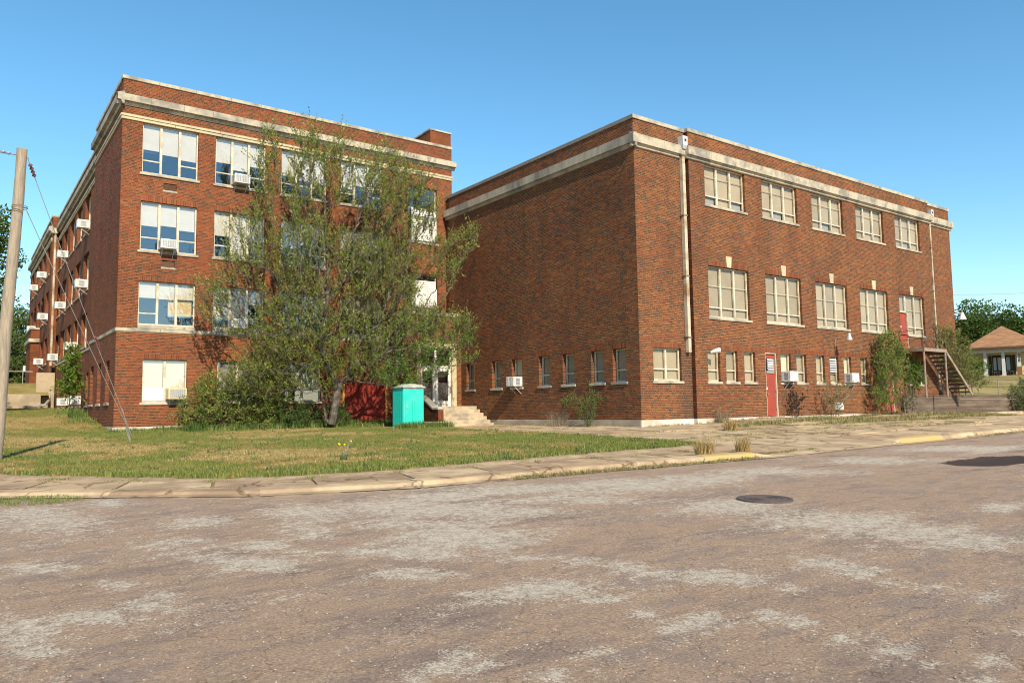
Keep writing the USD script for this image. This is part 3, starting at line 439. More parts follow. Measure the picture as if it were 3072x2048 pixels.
def brickwork(parent, F, u0, u1, z0, z1, holes, skips, pal, mortar, H=.0655, L=.217, soldiers=(), singles=None, bricks=True, tex=None, stain=None, z_lo=None):
    """mortar sheet with openings and reveals; every brick a block of its own standing proud of the joints.
    holes: (u0,u1,z0,z1,reveal); skips: (u0,u1,z0,z1) covered by stone; soldiers: (u0,u1,z0) upright courses"""
    us = np.unique(np.r_[u0, u1, [h[0]-.004 for h in holes], [h[1]+.004 for h in holes]]); zs = np.unique(np.r_[z0, z1, [h[2]-.004 for h in holes], [h[3]+.004 for h in holes]])
    us = us[(us >= u0-1e-6) & (us <= u1+1e-6)]; zs = zs[(zs >= z0-1e-6) & (zs <= z1+1e-6)]
    mb = MB()
    for i in range(len(us)-1):
        for j in range(len(zs)-1):
            cu, cz = (us[i]+us[i+1])/2, (zs[j]+zs[j+1])/2
            if any(h[0] < cu < h[1] and h[2] < cz < h[3] for h in holes): continue
            mb.quad(*F.T([[us[i], 0, zs[j]], [us[i+1], 0, zs[j]], [us[i+1], 0, zs[j+1]], [us[i], 0, zs[j+1]]]))
    for a, b, c, d, r in holes:
        a, b, c, d = a-.004, b+.004, c-.004, d+.004; r = r+.16
        for q in ([[a, 0, c], [a, -r, c], [a, -r, d], [a, 0, d]], [[b, 0, c], [b, -r, c], [b, -r, d], [b, 0, d]], [[a, 0, d], [b, 0, d], [b, -r, d], [a, -r, d]], [[a, 0, c], [b, 0, c], [b, -r, c], [a, -r, c]]): mb.quad(*F.T(q))
    mb.put(parent, 'wall', tex or mortar)
    if not bricks: return
    B = []
    sh = lambda c: z0+math.ceil((c+.18-z0)/H)*H-c
    ex = [(h[0], h[1], h[2], h[3], h[4]) for h in holes]+[(s[0], s[1], s[2], s[3], None) for s in skips]+[(s[0], s[1], s[2], s[2]+sh(s[2]), None) for s in soldiers]
    nc = int(round((z1-z0)/H))
    for r in range(nc):
        za, zb = z0+r*H, z0+(r+1)*H
        cuts = []
        for a, b, c, d, rev in ex:
            ov = min(zb, d)-max(za, c)
            if ov > .35*H: cuts.append((a, b, rev))
        cuts.sort(); segs, p, lrev = [], u0, None
        for a, b, rev in cuts:
            if a > p+.01: segs.append((p, a, lrev, rev))
            if b >= p: p, lrev = max(p, b), rev
        if p < u1-.01: segs.append((p, u1, lrev, None))
        off = (r % 2)*L/2+.03*math.sin(r*1.7)+.035*math.sin(r*r*2.3)
        for a, b, ra, rb in segs:
            first = math.ceil((a-u0-off)/L+.02); e = [a]
            t = u0+off+first*L; q_ = 0
            while t < b-.045:
                if t-e[-1] > .05: e.append(t)
                q_ += 1; t += L if r % 6 != 5 or q_ % 2 else L/2
            e.append(b)
            for k in range(len(e)-1):
                na = -.004
                if k == 0 and ra: na = -ra
                if k == len(e)-2 and rb: na = -rb
                B.append((e[k]+(.0068 if k else 0.0), e[k+1]-(.0068 if k < len(e)-2 else 0.0), na, .0022, za+.0078, zb-.0078))
    S0 = len(B)
    for a, b, c in soldiers:
        n = int(round((b-a)/.0725)); w = (b-a)/n
        rev = max([h[4] for h in holes if abs(h[3]-c) < .05 and h[0] < b and h[1] > a] or [.004])
        for k in range(n): B.append((a+k*w+.006, a+(k+1)*w-.006, -rev, .0025, c+.004, c+sh(c)-.004))
    B = np.array(B); n = len(B); r_ = np.random.default_rng(int(abs(F.at)*100)+n)
    B[:, 3] += r_.uniform(-.0015, .002, n)
    c = pal[0][r_.choice(len(pal[0]), n, p=pal[1])]*r_.uniform(.82, 1.18, (n, 1))
    c[S0:] = (np.array([(.165, .043, .018), (.13, .04, .022), (.19, .056, .02)])[r_.integers(0, 3, n-S0)])*r_.uniform(.75, 1.15, (n-S0, 1))
    fb_ = meshkit.fbm(np.c_[(B[:, 0]+B[:, 1])*.22, (B[:, 4]+B[:, 5])*.14, np.full(n, F.at)], 4, 12); st_ = meshkit.fbm(np.c_[(B[:, 0]+B[:, 1])*.9, (B[:, 4]+B[:, 5])*.05, np.full(n, F.at+7)], 3, 31)
    c = c*(1+.75*(fb_-.5)-.55*np.clip(st_-.56, 0, 1)*2)[:, None]*np.array([1, 1, 1])
    if stain is not None: c = stain(B, c)
    idx = np.zeros(n, bool)
    if singles:
        q = F.T(np.c_[(B[:, 0]+B[:, 1])/2, np.zeros(n), (B[:, 4]+B[:, 5])/2]); w = (B[:, 1]-B[:, 0])
        d = np.linalg.norm(q-EYE, axis=1)-.0*w; d[w < .18] += 100; d[S0:] += 100; idx[np.argsort(d)[:singles]] = True
        for i in np.nonzero(idx)[0]: boxes(B[i:i+1], F.T, c[i:i+1]).put(parent, 'brick', M_brick)
    boxes(B[~idx], F.T, c[~idx]).put(parent, 'brickwork', M_brick, kind='stuff')

def stones(parent, name, F, u0, u1, n1, z0, z1, m, length=1.25, n0=-.03, prof=None):
    """a run of separate trim stones with open joints"""
    k = max(1, int(round((u1-u0)/length))); e = np.linspace(u0, u1, k+1)
    e[1:-1] += rng.uniform(-.12, .12, k-1)
    for i in range(k):
        mb = MB(); a, b = e[i]+.006*(i > 0), e[i+1]-.006*(i < k-1)
        if prof is None: mb.bevelbox(a, b, n0, n1+rng.uniform(-.004, .004), z0, z1, .012, F.T)
        else:
            v = np.array([[u, n, z] for u in (a, b) for n, z in prof]); q = len(prof)
            mb.raw(F.T(v), [[j, (j+1) % q, q+(j+1) % q, q+j] for j in range(q)])
            for o in (0, q): mb.raw(F.T(v[o:o+q]), [[q-1, j, j+1] for j in range(q-2)])
        mb.put(parent, name, m)

def window(parent, F, u0, u1, z0, z1, rec=.12, lights=3, rails=(.25,), blind=(1, 1, 1), bm=None, frame=None, sill=True, skip=(), thin=(), name='window', gl=None, silln=.06, fw=.055, mw=.05, dark=True, sillm=None):
    """one window: frame with mullions and rails, a pane for each light, a blind behind it, a stone sill.
    rails: heights (share of the opening) of thick bars; thin: of thin ones; blind: share of each light covered from the top"""
    w = thing(name, parent=parent); frame = frame or M_cream; bm = bm or M_blind; n = -rec
    fr = MB()
    F.box(fr, u0, u1, n-.07, n, z0, z0+fw+.02); F.box(fr, u0, u1, n-.07, n, z1-fw, z1)
    F.box(fr, u0, u0+fw, n-.07, n+.002, z0+fw+.02, z1-fw); F.box(fr, u1-fw, u1, n-.07, n+.002, z0+fw+.02, z1-fw)
    fr.put(w, 'frame', frame)
    e = np.linspace(u0, u1, lights+1); h = z1-z0
    for k in range(1, lights):
        m = MB(); F.box(m, e[k]-mw, e[k]+mw, n-.07, n+.012, z0+fw+.02, z1-fw); m.put(w, 'mullion', frame)
    for k in range(lights):
        a = e[k]+(mw if k else fw); b = e[k+1]-(mw if k < lights-1 else fw)
        if k in skip: continue
        rl = rails[k] if rails and isinstance(rails[0], (list, tuple)) else rails
        for f in rl:
            m = MB(); F.box(m, a, b, n-.06, n-.008, z0+f*h-.025, z0+f*h+.03); m.put(w, 'rail', frame)
        for f in thin:
            m = MB(); F.box(m, a, b, n-.05, n-.02, z0+f*h-.009, z0+f*h+.009); m.put(w, 'glazing_bar', frame)
        p = MB(); p.quad(*F.T([[a, n-.035, z0+fw], [b, n-.035, z0+fw], [b, n-.035, z1-fw], [a, n-.035, z1-fw]])); p.put(w, 'pane', gl or M_glass)
        bl = blind[k] if isinstance(blind, (list, tuple)) else blind
        if bl > 0:
            m = MB(); F.box(m, a+.008, b-.008, n-.105, n-.095, z1-fw-bl*(h-2*fw), z1-fw)
            if bl < .95: F.box(m, a+.008, b-.008, n-.112, n-.088, z1-fw-bl*(h-2*fw)-.03, z1-fw-bl*(h-2*fw)-.0005)
            m.put(w, 'blind', bm[rng.integers(len(bm))] if isinstance(bm, list) else bm)
    if sill:
        m = MB(); m.bevelbox(u0-.09, u1+.09, n, silln, z0-.11, z0-.004, .012, F.T); m.put(w, 'sill', sillm or M_stone)
    return w

def shell(parent, x0, x1, y0, y1, z0, z1, roof, mat_, open_sides=()):
    """back and far walls and the flat roof that close the building behind its brick faces"""
    b = MB()
    if 'back' not in open_sides: b.box(x0, x1, y1-.3, y1, z0, z1)
    if 'right' not in open_sides: b.box(x1-.3, x1, y0+.3, y1-.3, z0, z1)
    if 'left' not in open_sides: b.box(x0, x0+.3, y0+.3, y1-.3, z0, z1)
    b.put(parent, 'rear_wall', mat_)
    r = MB(); r.box(x0+.32, x1-.32, y0+.32, y1-.32, roof-.25, roof); r.put(parent, 'roof', mat('roof_felt', (.12, .11, .10), (.09, .085, .08), scale=2))
    q = MB(); 
    for zz in (z0+.02,): q.box(x0+.4, x1-.4, y0+.4, y1-.4, zz, zz+.1)
    q.put(parent, 'inner_floor', M_dark)

def ac_unit(name, label, w, d, h, loc, case, group, side='grille_side', face='front', louv=6):
    """window air conditioner standing out of a wall that faces -y; x along the wall; origin at the wall, bottom centre"""
    t = thing(name, label, 'air conditioner', group, loc=loc); L = np.array(loc)
    b = MB(); b.bevelbox(-w/2, w/2, -d, .12, 0, h, .015, lambda p: p+L); b.put(t, 'casing', case)
    if face == 'front':                                            # condenser grille on the outer face
        g = MB(); g.box(-w/2+.05, w/2-.05, -d-.004, -d+.01, .05, h-.05, lambda p: p+L); g.put(t, 'grille', M_grille)
        s = MB()
        for k in range(9): x = -w/2+.06+(w-.12)*k/8; s.box(x-.008, x+.008, -d-.012, -d-.002, .05, h-.05, lambda p: p+L)
        s.put(t, 'grille_bars', case)
    for sx in (-1, 1):                                             # two louvred panels on each side
        for za, zb in ((.52, .84), (.16, .46)):
            g = MB(); g.box(sx*w/2-.006, sx*w/2+.006, -d*.72, -d*.28, h*za, h*zb, lambda p: p+L); g.put(t, 'side_louvre', M_grille)
    for sx in (-.35, .35): k = MB(); k.tube([L+[sx*w, -d*.75, -.01], L+[sx*w, -.0, -.36]], .012, 6); k.tube([L+[sx*w, -d*.8, -.012], L+[sx*w, .02, -.012]], .012, 6); k.put(t, 'bracket', case)
    return t
# ------------------------------------------------------------------ the main school building (left)
YL, XL, XM = 36.14, 5.51, 5.95
LB = thing('school_building', 'three-storey red brick school building with pale stone bands, left of the narrow gap', 'school building', loc=(XL, YL, .71))
FL = Face('front', YL); SL = Face('left', XL); SM = Face('left', XM)
wx = [(6.34, 8.70), (9.47, 11.82), (12.60, 14.93), (15.70, 18.05)]
holes, win = [], []
for a, b in wx:
    for c, d in ((12.13, 14.40), (8.66, 10.86), (5.36, 7.31)): win.append((a, b, c, d))
gx_ = [(6.59, 8.41), (9.73, 11.55), (12.86, 14.68)]
for a, b in gx_: win.append((a, b, 1.99, 3.87))
stair = [(19.6, 21.41, 10.66, 13.72), (19.6, 21.41, 6.97, 8.92)]
holes = [(a, b, c, d, .11) for a, b, c, d in win]+[(a, b, c, d, .16) for a, b, c, d in stair]
vents = [(7.25, 7.79, 11.47, 11.80), (7.25, 7.79, 7.98, 8.30)]
holes += [(a, b, c, d, .08) for a, b, c, d in vents]+[(15.85, 18.25, .93, 2.85, .15)]
sold = [(a-.03, b+.03, d) for a, b, c, d in win if d < 12]+[(19.57, 21.44, 13.72), (19.57, 21.44, 8.92)]
bands = [(XL, 22.4, 5.05, 5.20), (XL, 22.4, 14.40, 14.64), (XL, 22.4, 15.0, 15.56)]
brickwork(LB, FL, XL+.006, 22.4, .95, 16.22, holes, bands+[(18.6, 21.97, .95, 6.5)], PAL_L, M_mortar_l, soldiers=sold, singles=300)
gl = [(y0, y0+1.05, 2.0, 3.87) for y0 in (37.5, 39.9, 42.25)]
brickwork(LB, SL, YL+.006, 43.85, .95, 16.22, [(*g, .2) for g in gl], [(YL, 43.85, 5.05, 5.20), (YL, 43.85, 14.40, 14.64), (YL, 43.85, 15.0, 15.56)], PAL_L, M_mortar, soldiers=[(g[0]-.03, g[1]+.03, 3.87) for g in gl])
# the long side wall: set back behind the corner, then a second projecting part
my = [48.8+3.58*k for k in range(5)]; mw_ = []
for y0 in my:
    for c, d in ((12.13, 14.40), (8.66, 10.86), (5.36, 7.31)): mw_.append((y0, y0+2.3, c, d))
for y0 in [46.2+3.55*k for k in range(5)]: mw_.append((y0+.6, y0+2.2, 2.0, 3.85))
brickwork(LB, SM, 43.85, 65.2, .9, 16.22, [(*w, .2) for w in mw_], [], PAL_L, M_mortar, bricks=False, tex=M_bry)
py_ = [66.4+3.55*k for k in range(5)]; pw_ = []
for y0 in py_:
    for c, d in ((12.13, 14.40), (8.66, 10.86), (5.36, 7.31)):
        if not (c < 6 and 71 < y0 < 76): pw_.append((y0, y0+2.3, c, d))
brickwork(LB, SL, 65.2, 84.6, 1.2, 16.22, [(*w, .2) for w in pw_], [], PAL_L, M_mortar, bricks=False, tex=M_bry)
for q_ in ((XL, XM, 65.0, 65.2, .9, 16.22), (XL, XM+.3, 43.85, 44.0, .9, 16.2)): ret = MB(); ret.box(*q_); ret.put(LB, 'wall_return', M_brx)
# stone trim
for F, a, b in ((FL, XL-.05, 22.45), (SL, YL-.05, 43.9), (SM, 43.9, 65.15), (SL, 65.15, 84.65)):
    cc = mat('coping_grey', (.50, .45, .36), (.40, .36, .29), scale=4, c3=(.28, .26, .22), scale3=1.0) if F is not FL else M_stone
    front = F is FL
    stones(LB, 'coping_stone', F, a+(0 if front else .07), b, .05, 16.22, 16.38, cc, 1.6, n0=-.35)
    corn = [(-.03, 15.02), (.06, 15.02), (.06, 15.075), (.10, 15.10), (.10, 15.15), (.25, 15.17), (.25, 15.47), (.02, 15.56), (-.03, 15.56)]
    stones(LB, 'cornice_stone', F, a+(-.2 if front else -.19 if F is SL and a < 40 else 0), b+(.12 if front else 0), 0, 0, 0, M_stone if front else M_stone_d, 1.35 if front else 3.0, prof=corn)
    stones(LB, 'lintel_band_stone', F, a+(0 if front else .1), b, .05, 14.40, 14.52, M_stone_w, 2.2); stones(LB, 'lintel_band_stone', F, a+(-.02 if front else .1), b, .085, 14.526, 14.64, M_stone_w, 2.2)
    if front or a < 60: stones(LB, 'sill_band_stone', F, a+(.02 if front else .08), (18.6 if front else b), .035, 5.05, 5.20, M_stone, 1.9)
    if front:
        stones(LB, 'foundation_stone', F, XL-.02, 15.8, .025, .35, .95, M_found, 3.0, n0=-.2)
    elif a < 40: stones(LB, 'foundation_stone', F, YL+.0, 43.9, .025, .35, .95, M_found, 4.0, n0=-.2)
fb = MB()
for a, b, c, d in win:
    if c == 5.36: FL.box(fb, a, b, -.2, .045, 5.205, 5.355)
fb.put(LB, 'first_floor_sills', M_stone)
# windows of the front
bl3 = {0: (.50, .55, .60), 1: (.5, .62, .48), 2: (.55, .6, .62), 3: (.6, .5, .6)}
for k, (a, b) in enumerate(wx):
    window(LB, FL, a, b, 12.13, 14.40, .11, 3, ([.26], [] if k != 2 else [.26], [.26]), bl3[k], M_blind)
    window(LB, FL, a, b, 8.66, 10.86, .11, 3, ([.27], [], [.27]), ((.47, .43, .49), (.5, .97, .55), (.6, .5, .4), (.5, .6, .5))[k], M_blind)
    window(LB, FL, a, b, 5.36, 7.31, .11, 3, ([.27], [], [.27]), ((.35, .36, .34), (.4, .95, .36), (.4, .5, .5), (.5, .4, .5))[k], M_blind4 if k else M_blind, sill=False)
yb = MB(); FL.box(yb, 7.62, 8.62, -.34, -.32, 5.86, 6.62); FL.box(yb, 9.55, 10.3, -.34, -.32, 5.86, 6.6); yb.put(LB, 'yellow_roller_shade', M_blind3)
yb = MB(); FL.box(yb, 7.62, 8.62, -.345, -.318, 5.80, 5.86); FL.box(yb, 9.55, 10.3, -.345, -.318, 5.8, 5.86); FL.box(yb, 6.42, 7.0, -.345, -.318, 13.15, 13.2); yb.put(LB, 'blue_window_tape', mat('blue_tape', (.10, .35, .55), (.08, .3, .5)))
w0 = window(LB, FL, 6.59, 8.41, 1.99, 3.87, .11, 2, (), (.97, .97), M_blind, sill=True, silln=.05)
pb = MB(); FL.box(pb, 6.645, 7.45, -.112, -.09, 2.07, 2.62); pb.put(LB, 'white_board', M_white, label='white board filling the lower left of the ground floor corner window')
pb = MB(); FL.box(pb, 7.53, 7.80, -.112, -.09, 2.07, 2.62); pb.put(LB, 'grey_board', mat('grey_board', (.42, .41, .39)))
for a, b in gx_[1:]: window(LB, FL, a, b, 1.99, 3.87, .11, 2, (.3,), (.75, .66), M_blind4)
for q, (a, b, c, d) in enumerate(stair):
    w = window(LB, FL, a, b, c, d, .16, 1, (.62 if q == 0 else .80,), 0, M_blind, sill=True)
    m = MB(); FL.box(m, a+.3, b-.02, -.14, -.11, c+.08, c+(.62 if q == 0 else .8)*(d-c)-.05); m.put(w, 'louvre_backing', M_grille)
    zz = np.arange(c+.12, c+(.56 if q == 0 else .78)*(d-c), .105)
    for i, z in enumerate(zz):
        if q == 0 and i in (11, 12): continue
        m = MB(); m.raw(FL.T([[a+.34, -.105, z], [b-.06, -.105, z], [b-.06, -.06, z-.02], [a+.34, -.06, z-.02], [a+.34, -.105, z+.085], [b-.06, -.105, z+.085]]), [[0, 1, 2, 3], [3, 2, 5, 4]]); m.put(w, 'slat', M_white)
    m = MB(); FL.box(m, a+.26, a+.34, -.15, -.05, c+.06, c+.6*(d-c)); FL.box(m, b-.06, b-.0, -.15, -.05, c+.06, c+.6*(d-c)); m.put(w, 'louvre_frame', M_white)
for a, b, c, d in vents:
    v = thing('wall_vent', parent=LB)
    m = MB(); FL.box(m, a, b, -.2, -.1, c, d); m.put(v, 'vent_box', M_dark)
    for k in range(7):
        m = MB(); z = c+.02+k*(d-c)/7; m.raw(FL.T([[a+.01, -.08, z+.035], [b-.01, -.08, z+.035], [b-.01, -.03, z], [a+.01, -.03, z]]), [[0, 1, 2, 3]]); m.put(v, 'slat', mat('vent_slat', (.30, .16, .10), (.24, .13, .08)))
    m = MB(); FL.box(m, a-.03, b+.03, -.08, .02, c-.075, c); m.put(v, 'sill', M_stone)
# red plywood over an opening, between yellow posts
pv = thing('boarded_opening', parent=LB)
for k in range(3):
    m = MB(); FL.box(m, 15.96+k*.75, 16.70+k*.75, -.05, .012+.004*k, .98, 2.84); m.put(pv, 'plywood_panel', M_redwood)
for a, b in ((15.83, 15.95), (18.21, 18.31)): m = MB(); FL.box(m, a, b, -.1, .06, .93, 2.85); m.put(pv, 'post', M_yelpost)
# windows of the side walls
for g in gl: window(LB, SL, *g, .2, 1, (.35,), .9, M_blind2, fw=.07)
for i, w in enumerate(mw_): window(LB, SM, *w, .2, 2 if w[1]-w[0] > 2 else 1, (.27,), .5 if i % 3 else .7, M_blind, fw=.08, mw=.07)
for i, w in enumerate(pw_): window(LB, SL, *w, .2, 2, (.27,), .5, M_blind, fw=.08, mw=.07)
shell(LB, XL, 22.4, YL, 84.6, .8, 16.2, 15.7, M_brx, ('left',)); 
# chimney pier over the right end of the parapet
ch = thing('roof_pier', parent=LB); m = MB(); m.box(21.03, 22.38, YL+.03, YL+2.0, 16.2, 17.12); m.put(ch, 'brick_pier', M_brx); m = MB(); m.bevelbox(20.99, 22.42, YL-.02, YL+2.04, 17.12, 17.22, .015); m.put(ch, 'cap', M_stone)
# entrance porch against the right-hand building
pp = thing('entrance_porch', parent=LB); FP = Face('front', 34.62)
m = MB(); m.box(18.6, 18.95, 34.63, YL, .6, 6.42); m.box(18.95, 21.97, 34.63+.3, YL, 6.1, 6.42); m.put(pp, 'porch_side', M_bry)
brickwork(pp, FP, 18.6, 21.965, .95, 6.42, [(19.25, 21.66, 1.62, 4.98, .05)], [], PAL_R, M_mortar_l)
stones(pp, 'coping_stone', FP, 18.55, 21.96, .06, 6.42, 6.60, M_stone, 1.2, n0=-1.5)
m = MB(); FP.box(m, 21.38, 21.66, -.3, .015, 1.62, 4.98); FP.box(m, 19.25, 19.5, -.3, .015, 1.62, 4.98); FP.box(m, 19.5, 21.38, -.3, .015, 4.72, 4.98); m.put(pp, 'stone_surround', M_stone_w)
window(pp, FP, 19.5, 21.38, 3.72, 4.72, .12, 2, (), 0, frame=M_white, sill=False, name='transom')
for a, b in ((19.5, 20.44), (20.44, 21.38)):
    d = thing('door', parent=pp); m = MB(); FP.box(m, a+.01, a+.16, -.19, -.13, 1.64, 3.70); FP.box(m, b-.16, b-.01, -.19, -.13, 1.64, 3.70); FP.box(m, a+.16, b-.16, -.19, -.13, 1.64, 1.95); FP.box(m, a+.16, b-.16, -.19, -.13, 3.5, 3.70); m.put(d, 'leaf', M_white)
    m = MB(); m.quad(*FP.T([[a+.16, -.16, 1.95], [b-.16, -.16, 1.95], [b-.16, -.16, 3.5], [a+.16, -.16, 3.5]])); m.put(d, 'pane', M_glass)
    m = MB(); 
    for k in range(22):                                            # wire mesh guard
        for s in (1, -1):
            x0_, z0_ = a+.16, 1.65+k*.1; x1_, z1_ = b-.16, 1.65+k*.1+s*(b-a-.32)
            t = [(x0_, z0_), (x1_, z1_)]
            lo, hi = 1.7, 2.9; 
            if z0_ == z1_: continue
            ts = sorted([max(0, min(1, (lo-z0_)/(z1_-z0_))), max(0, min(1, (hi-z0_)/(z1_-z0_)))])
            if ts[1]-ts[0] < .02: continue
            pa, pb_ = [(x0_+(x1_-x0_)*q, z0_+(z1_-z0_)*q) for q in ts]
            m.tube(FP.T([[pa[0], -.10, pa[1]], [pb_[0], -.10, pb_[1]]]), .006, 4, cap=False)
    m.put(d, 'wire_guard', M_galv)
m = MB(); FP.box(m, 18.95, 21.96, -1.4, -.95, 1.6, 6.1); m.put(pp, 'dark_lobby', M_dark)
# downpipe at the far corner of the side wall, its last length lying on the grass
m = MB(); m.tube([(5.68, 64.9, 14.9), (5.68, 64.9, 3.9)], .085, 8); m.bevelbox(5.5, 5.85, 64.7, 65.05, 14.9, 15.3); m.put(LB, 'downpipe', M_pipe)
m = MB(); m.tube([(5.62, 64.9, 3.9), (5.52, 63.6, 2.55), (5.2, 62.3, 2.2), (3.9, 61.6, g1(3.9, 61.6)+.12)], .10, 8); m.put(LB, 'downpipe_shoe', M_galv)
# side porch on the far part
m = MB(); m.box(4.9, XL-.003, 72.7, 77, 3.6, 7.4); m.box(4.9, XL-.003, 72.7, 77, 7.72, 8.45); m.put(LB, 'side_porch', M_bry)
m = MB(); m.bevelbox(4.75, XL-.004, 72.5, 77.2, 7.41, 7.71); m.bevelbox(4.82, XL-.004, 72.62, 77.1, 8.45, 8.6); m.put(LB, 'side_porch_stone', M_stone)
# air conditioners in the windows
ac_unit('window_air_conditioner', 'white air conditioner in the second third-floor front window, beside the tree', .72, .5, .43, (10.58, YL, 12.22), M_ac, 'air conditioners in the front windows')
ac_unit('window_air_conditioner', 'white air conditioner over a wall vent in the middle row of front windows', .68, .5, .42, (7.44, YL, 8.75), M_ac, 'air conditioners in the front windows')
ac_unit('window_air_conditioner', 'white air conditioner half hidden by branches in the first-floor front window', .72, .5, .43, (10.56, YL, 5.38), M_ac, 'air conditioners in the front windows')
ac_unit('window_air_conditioner', 'yellowed slatted air conditioner in the ground-floor corner window', .76, .5, .48, (7.94, YL, 2.12), M_acy, 'air conditioners in the front windows')
# those of the side wall hang out towards -x: one model, then copies
first = None
RZ = -90.0
floor_ = {12.13: 'top', 8.66: 'middle', 5.36: 'first-floor', 2.0: 'ground-floor'}
spots = [(XM, 49.0, 12.16, 'top-row side window nearest the corner of the school'), (XM, 59.1, 12.16, 'top-row side window beside the downpipe'), (XM, 48.95, 8.70, 'middle-row side window nearest the corner of the school'),
         (XM, 59.5, 8.70, 'middle-row side window beside the downpipe'), (XL, 68.8, 12.16, 'top-row side window just past the downpipe'), (XL, 76.1, 12.16, 'top-row side window at the far end'),
         (XL, 66.9, 8.70, 'middle-row side window just past the downpipe'), (XL, 77.0, 8.70, 'middle-row side window above the side porch'), (XM, 52.6, 5.40, 'first-floor side window between the guy wires'),
         (XM, 63.2, 5.40, 'first-floor side window at the downpipe'), (XM, 56.0, 2.1, 'ground-floor side window left of the sapling'), (XM, 50.2, 2.1, 'ground-floor side window behind the sapling'),
         (XL, 68.8, 5.40, 'first-floor side window above the concrete bank wall'), (XL, 79.4, 5.40, 'first-floor side window farthest back, above the railing')]
for x, y, z, wh in spots:
    if first is None:
        first = ac_unit('side_window_air_conditioner', 'white air conditioner sticking out of the '+wh, .62, .62, .47, (0, 0, 0), M_ac, 'air conditioners along the side wall', face='')
        p = stage.GetPrimAtPath(first); p.GetAttribute('xformOp:translate').Set(Gf.Vec3d(x, y+.33, z)); UsdGeom.Xformable(p).AddRotateZOp().Set(RZ)
    else: dup(first, (x, y+.33, z), 'white air conditioner sticking out of the '+wh, RZ)
# ------------------------------------------------------------------ the right-hand building
XR, YB, YR = 21.97, 21.42, 21.22
RB = thing('gymnasium_building', 'two-storey dark red brick gymnasium building with rows of tan windows, right of the gap', 'school building', loc=(XR, YB, .72))
FR, FB, SR = Face('front', YR), Face('front', YB), Face('left', XR)
wxr = [26.08+4.055*k for k in range(5)]
W3 = [(x, x+2.80, 10.23, 12.04) for x in wxr]; W2 = [(x, x+2.82, 5.29, 7.54) for x in wxr[:4]]; x5 = wxr[4]
GW = [(25.86, 26.66), (27.07, 27.86), (28.33, 29.12), (31.04, 31.84), (32.28, 33.08), (33.90, 34.64), (35.10, 35.88), (36.36, 37.06), (37.95, 38.62)]
G = [(a, b, 2.52, 3.87) for a, b in GW]; UW = [(42.72, 43.4, 2.52, 3.87), (43.9, 44.6, 2.52, 3.87)]
holesR = [(*w, .12) for w in W3+W2+G+UW]+[(x5, x5+2.82, 5.29, 7.54, .12), (x5, x5+.86, 4.45, 5.29, .12), (29.86, 30.72, .97, 3.88, .1), (40.42, 41.24, 1.0, 3.6, .1)]
soldR = [(a-.02, b+.02, d) for a, b, c, d in W2]+[(x5-.02, x5+2.84, 7.54), (25.84, 41.3, 3.88), (42.68, 44.64, 3.88)]
keys = [x+1.22 for x in wxr]
skR = [(25.07, 46.25, 12.04, 12.62)]+[(k, k+.40, 7.55, 8.06) for k in keys]
def soot(B, c):                                                   # rain and soot staining beside the downpipe
    u = (B[:, 0]+B[:, 1])/2; z = (B[:, 4]+B[:, 5])/2; w = np.clip((u-23.9)/.9, 0, 1)*np.where(z < 4.3, 1.0, .5)*(u < 25.1)*np.clip((9.5-z)/3, .25, 1)
    w = np.where((z < 3.7) & (u > 24.45), 1, w); return c*(1-.62*w[:, None])+np.array([.035, .023, .02])*(.62*w[:, None])
brickwork(RB, FB, XR+.006, 25.07, .97, 13.24, [(22.75, 24.42, 2.53, 3.88, .12)], [(XR, 25.07, 12.04, 12.62)], PAL_R, M_mortar, H=.0695, L=.229, soldiers=[(22.73, 24.44, 3.88)], singles=300, stain=soot)
brickwork(RB, FR, 25.07, 46.25, .97, 13.24, holesR, skR, PAL_R, M_mortar, H=.0695, L=.229, soldiers=soldR)
brickwork(RB, FB, 46.25, 49.33, .97, 13.24, [], [(46.25, 49.33, 12.04, 12.62)], PAL_R, M_mortar, H=.0695, L=.229)
SWy = [(33.33, 34.11), (30.9, 31.74), (29.19, 30.03), (27.08, 27.89), (25.38, 26.17), (23.48, 24.28), (22.18, 22.95)]
SW = [(a, b, 2.52, 3.88) for a, b in SWy]
brickwork(RB, SR, YB+.006, 36.05, .97, 13.24, [(*w, .2) for w in SW], [(YB, 36.05, 12.04, 12.62)], PAL_R, M_mortar, H=.0695, L=.229, soldiers=[(a-.03, b+.03, 3.88) for a, b in SWy])
for x in (25.07, 46.25-.2): m = MB(); m.box(x, x+.2, YR+.002, YB+.05, .97, 13.24); m.put(RB, 'bay_return', M_bry)
ret = MB(); zz = np.arange(.97, 13.2, .0735)
cR = PAL_R[0][np.random.default_rng(5).choice(6, len(zz), p=PAL_R[1])]*.75
rb = boxes(np.array([(YR+.004, YB-.004, -.0, .006, z+.0055, z+.068) for z in zz]), Face('left', 25.07).T, cR); rb.put(RB, 'return_brickwork', M_brick, kind='stuff')
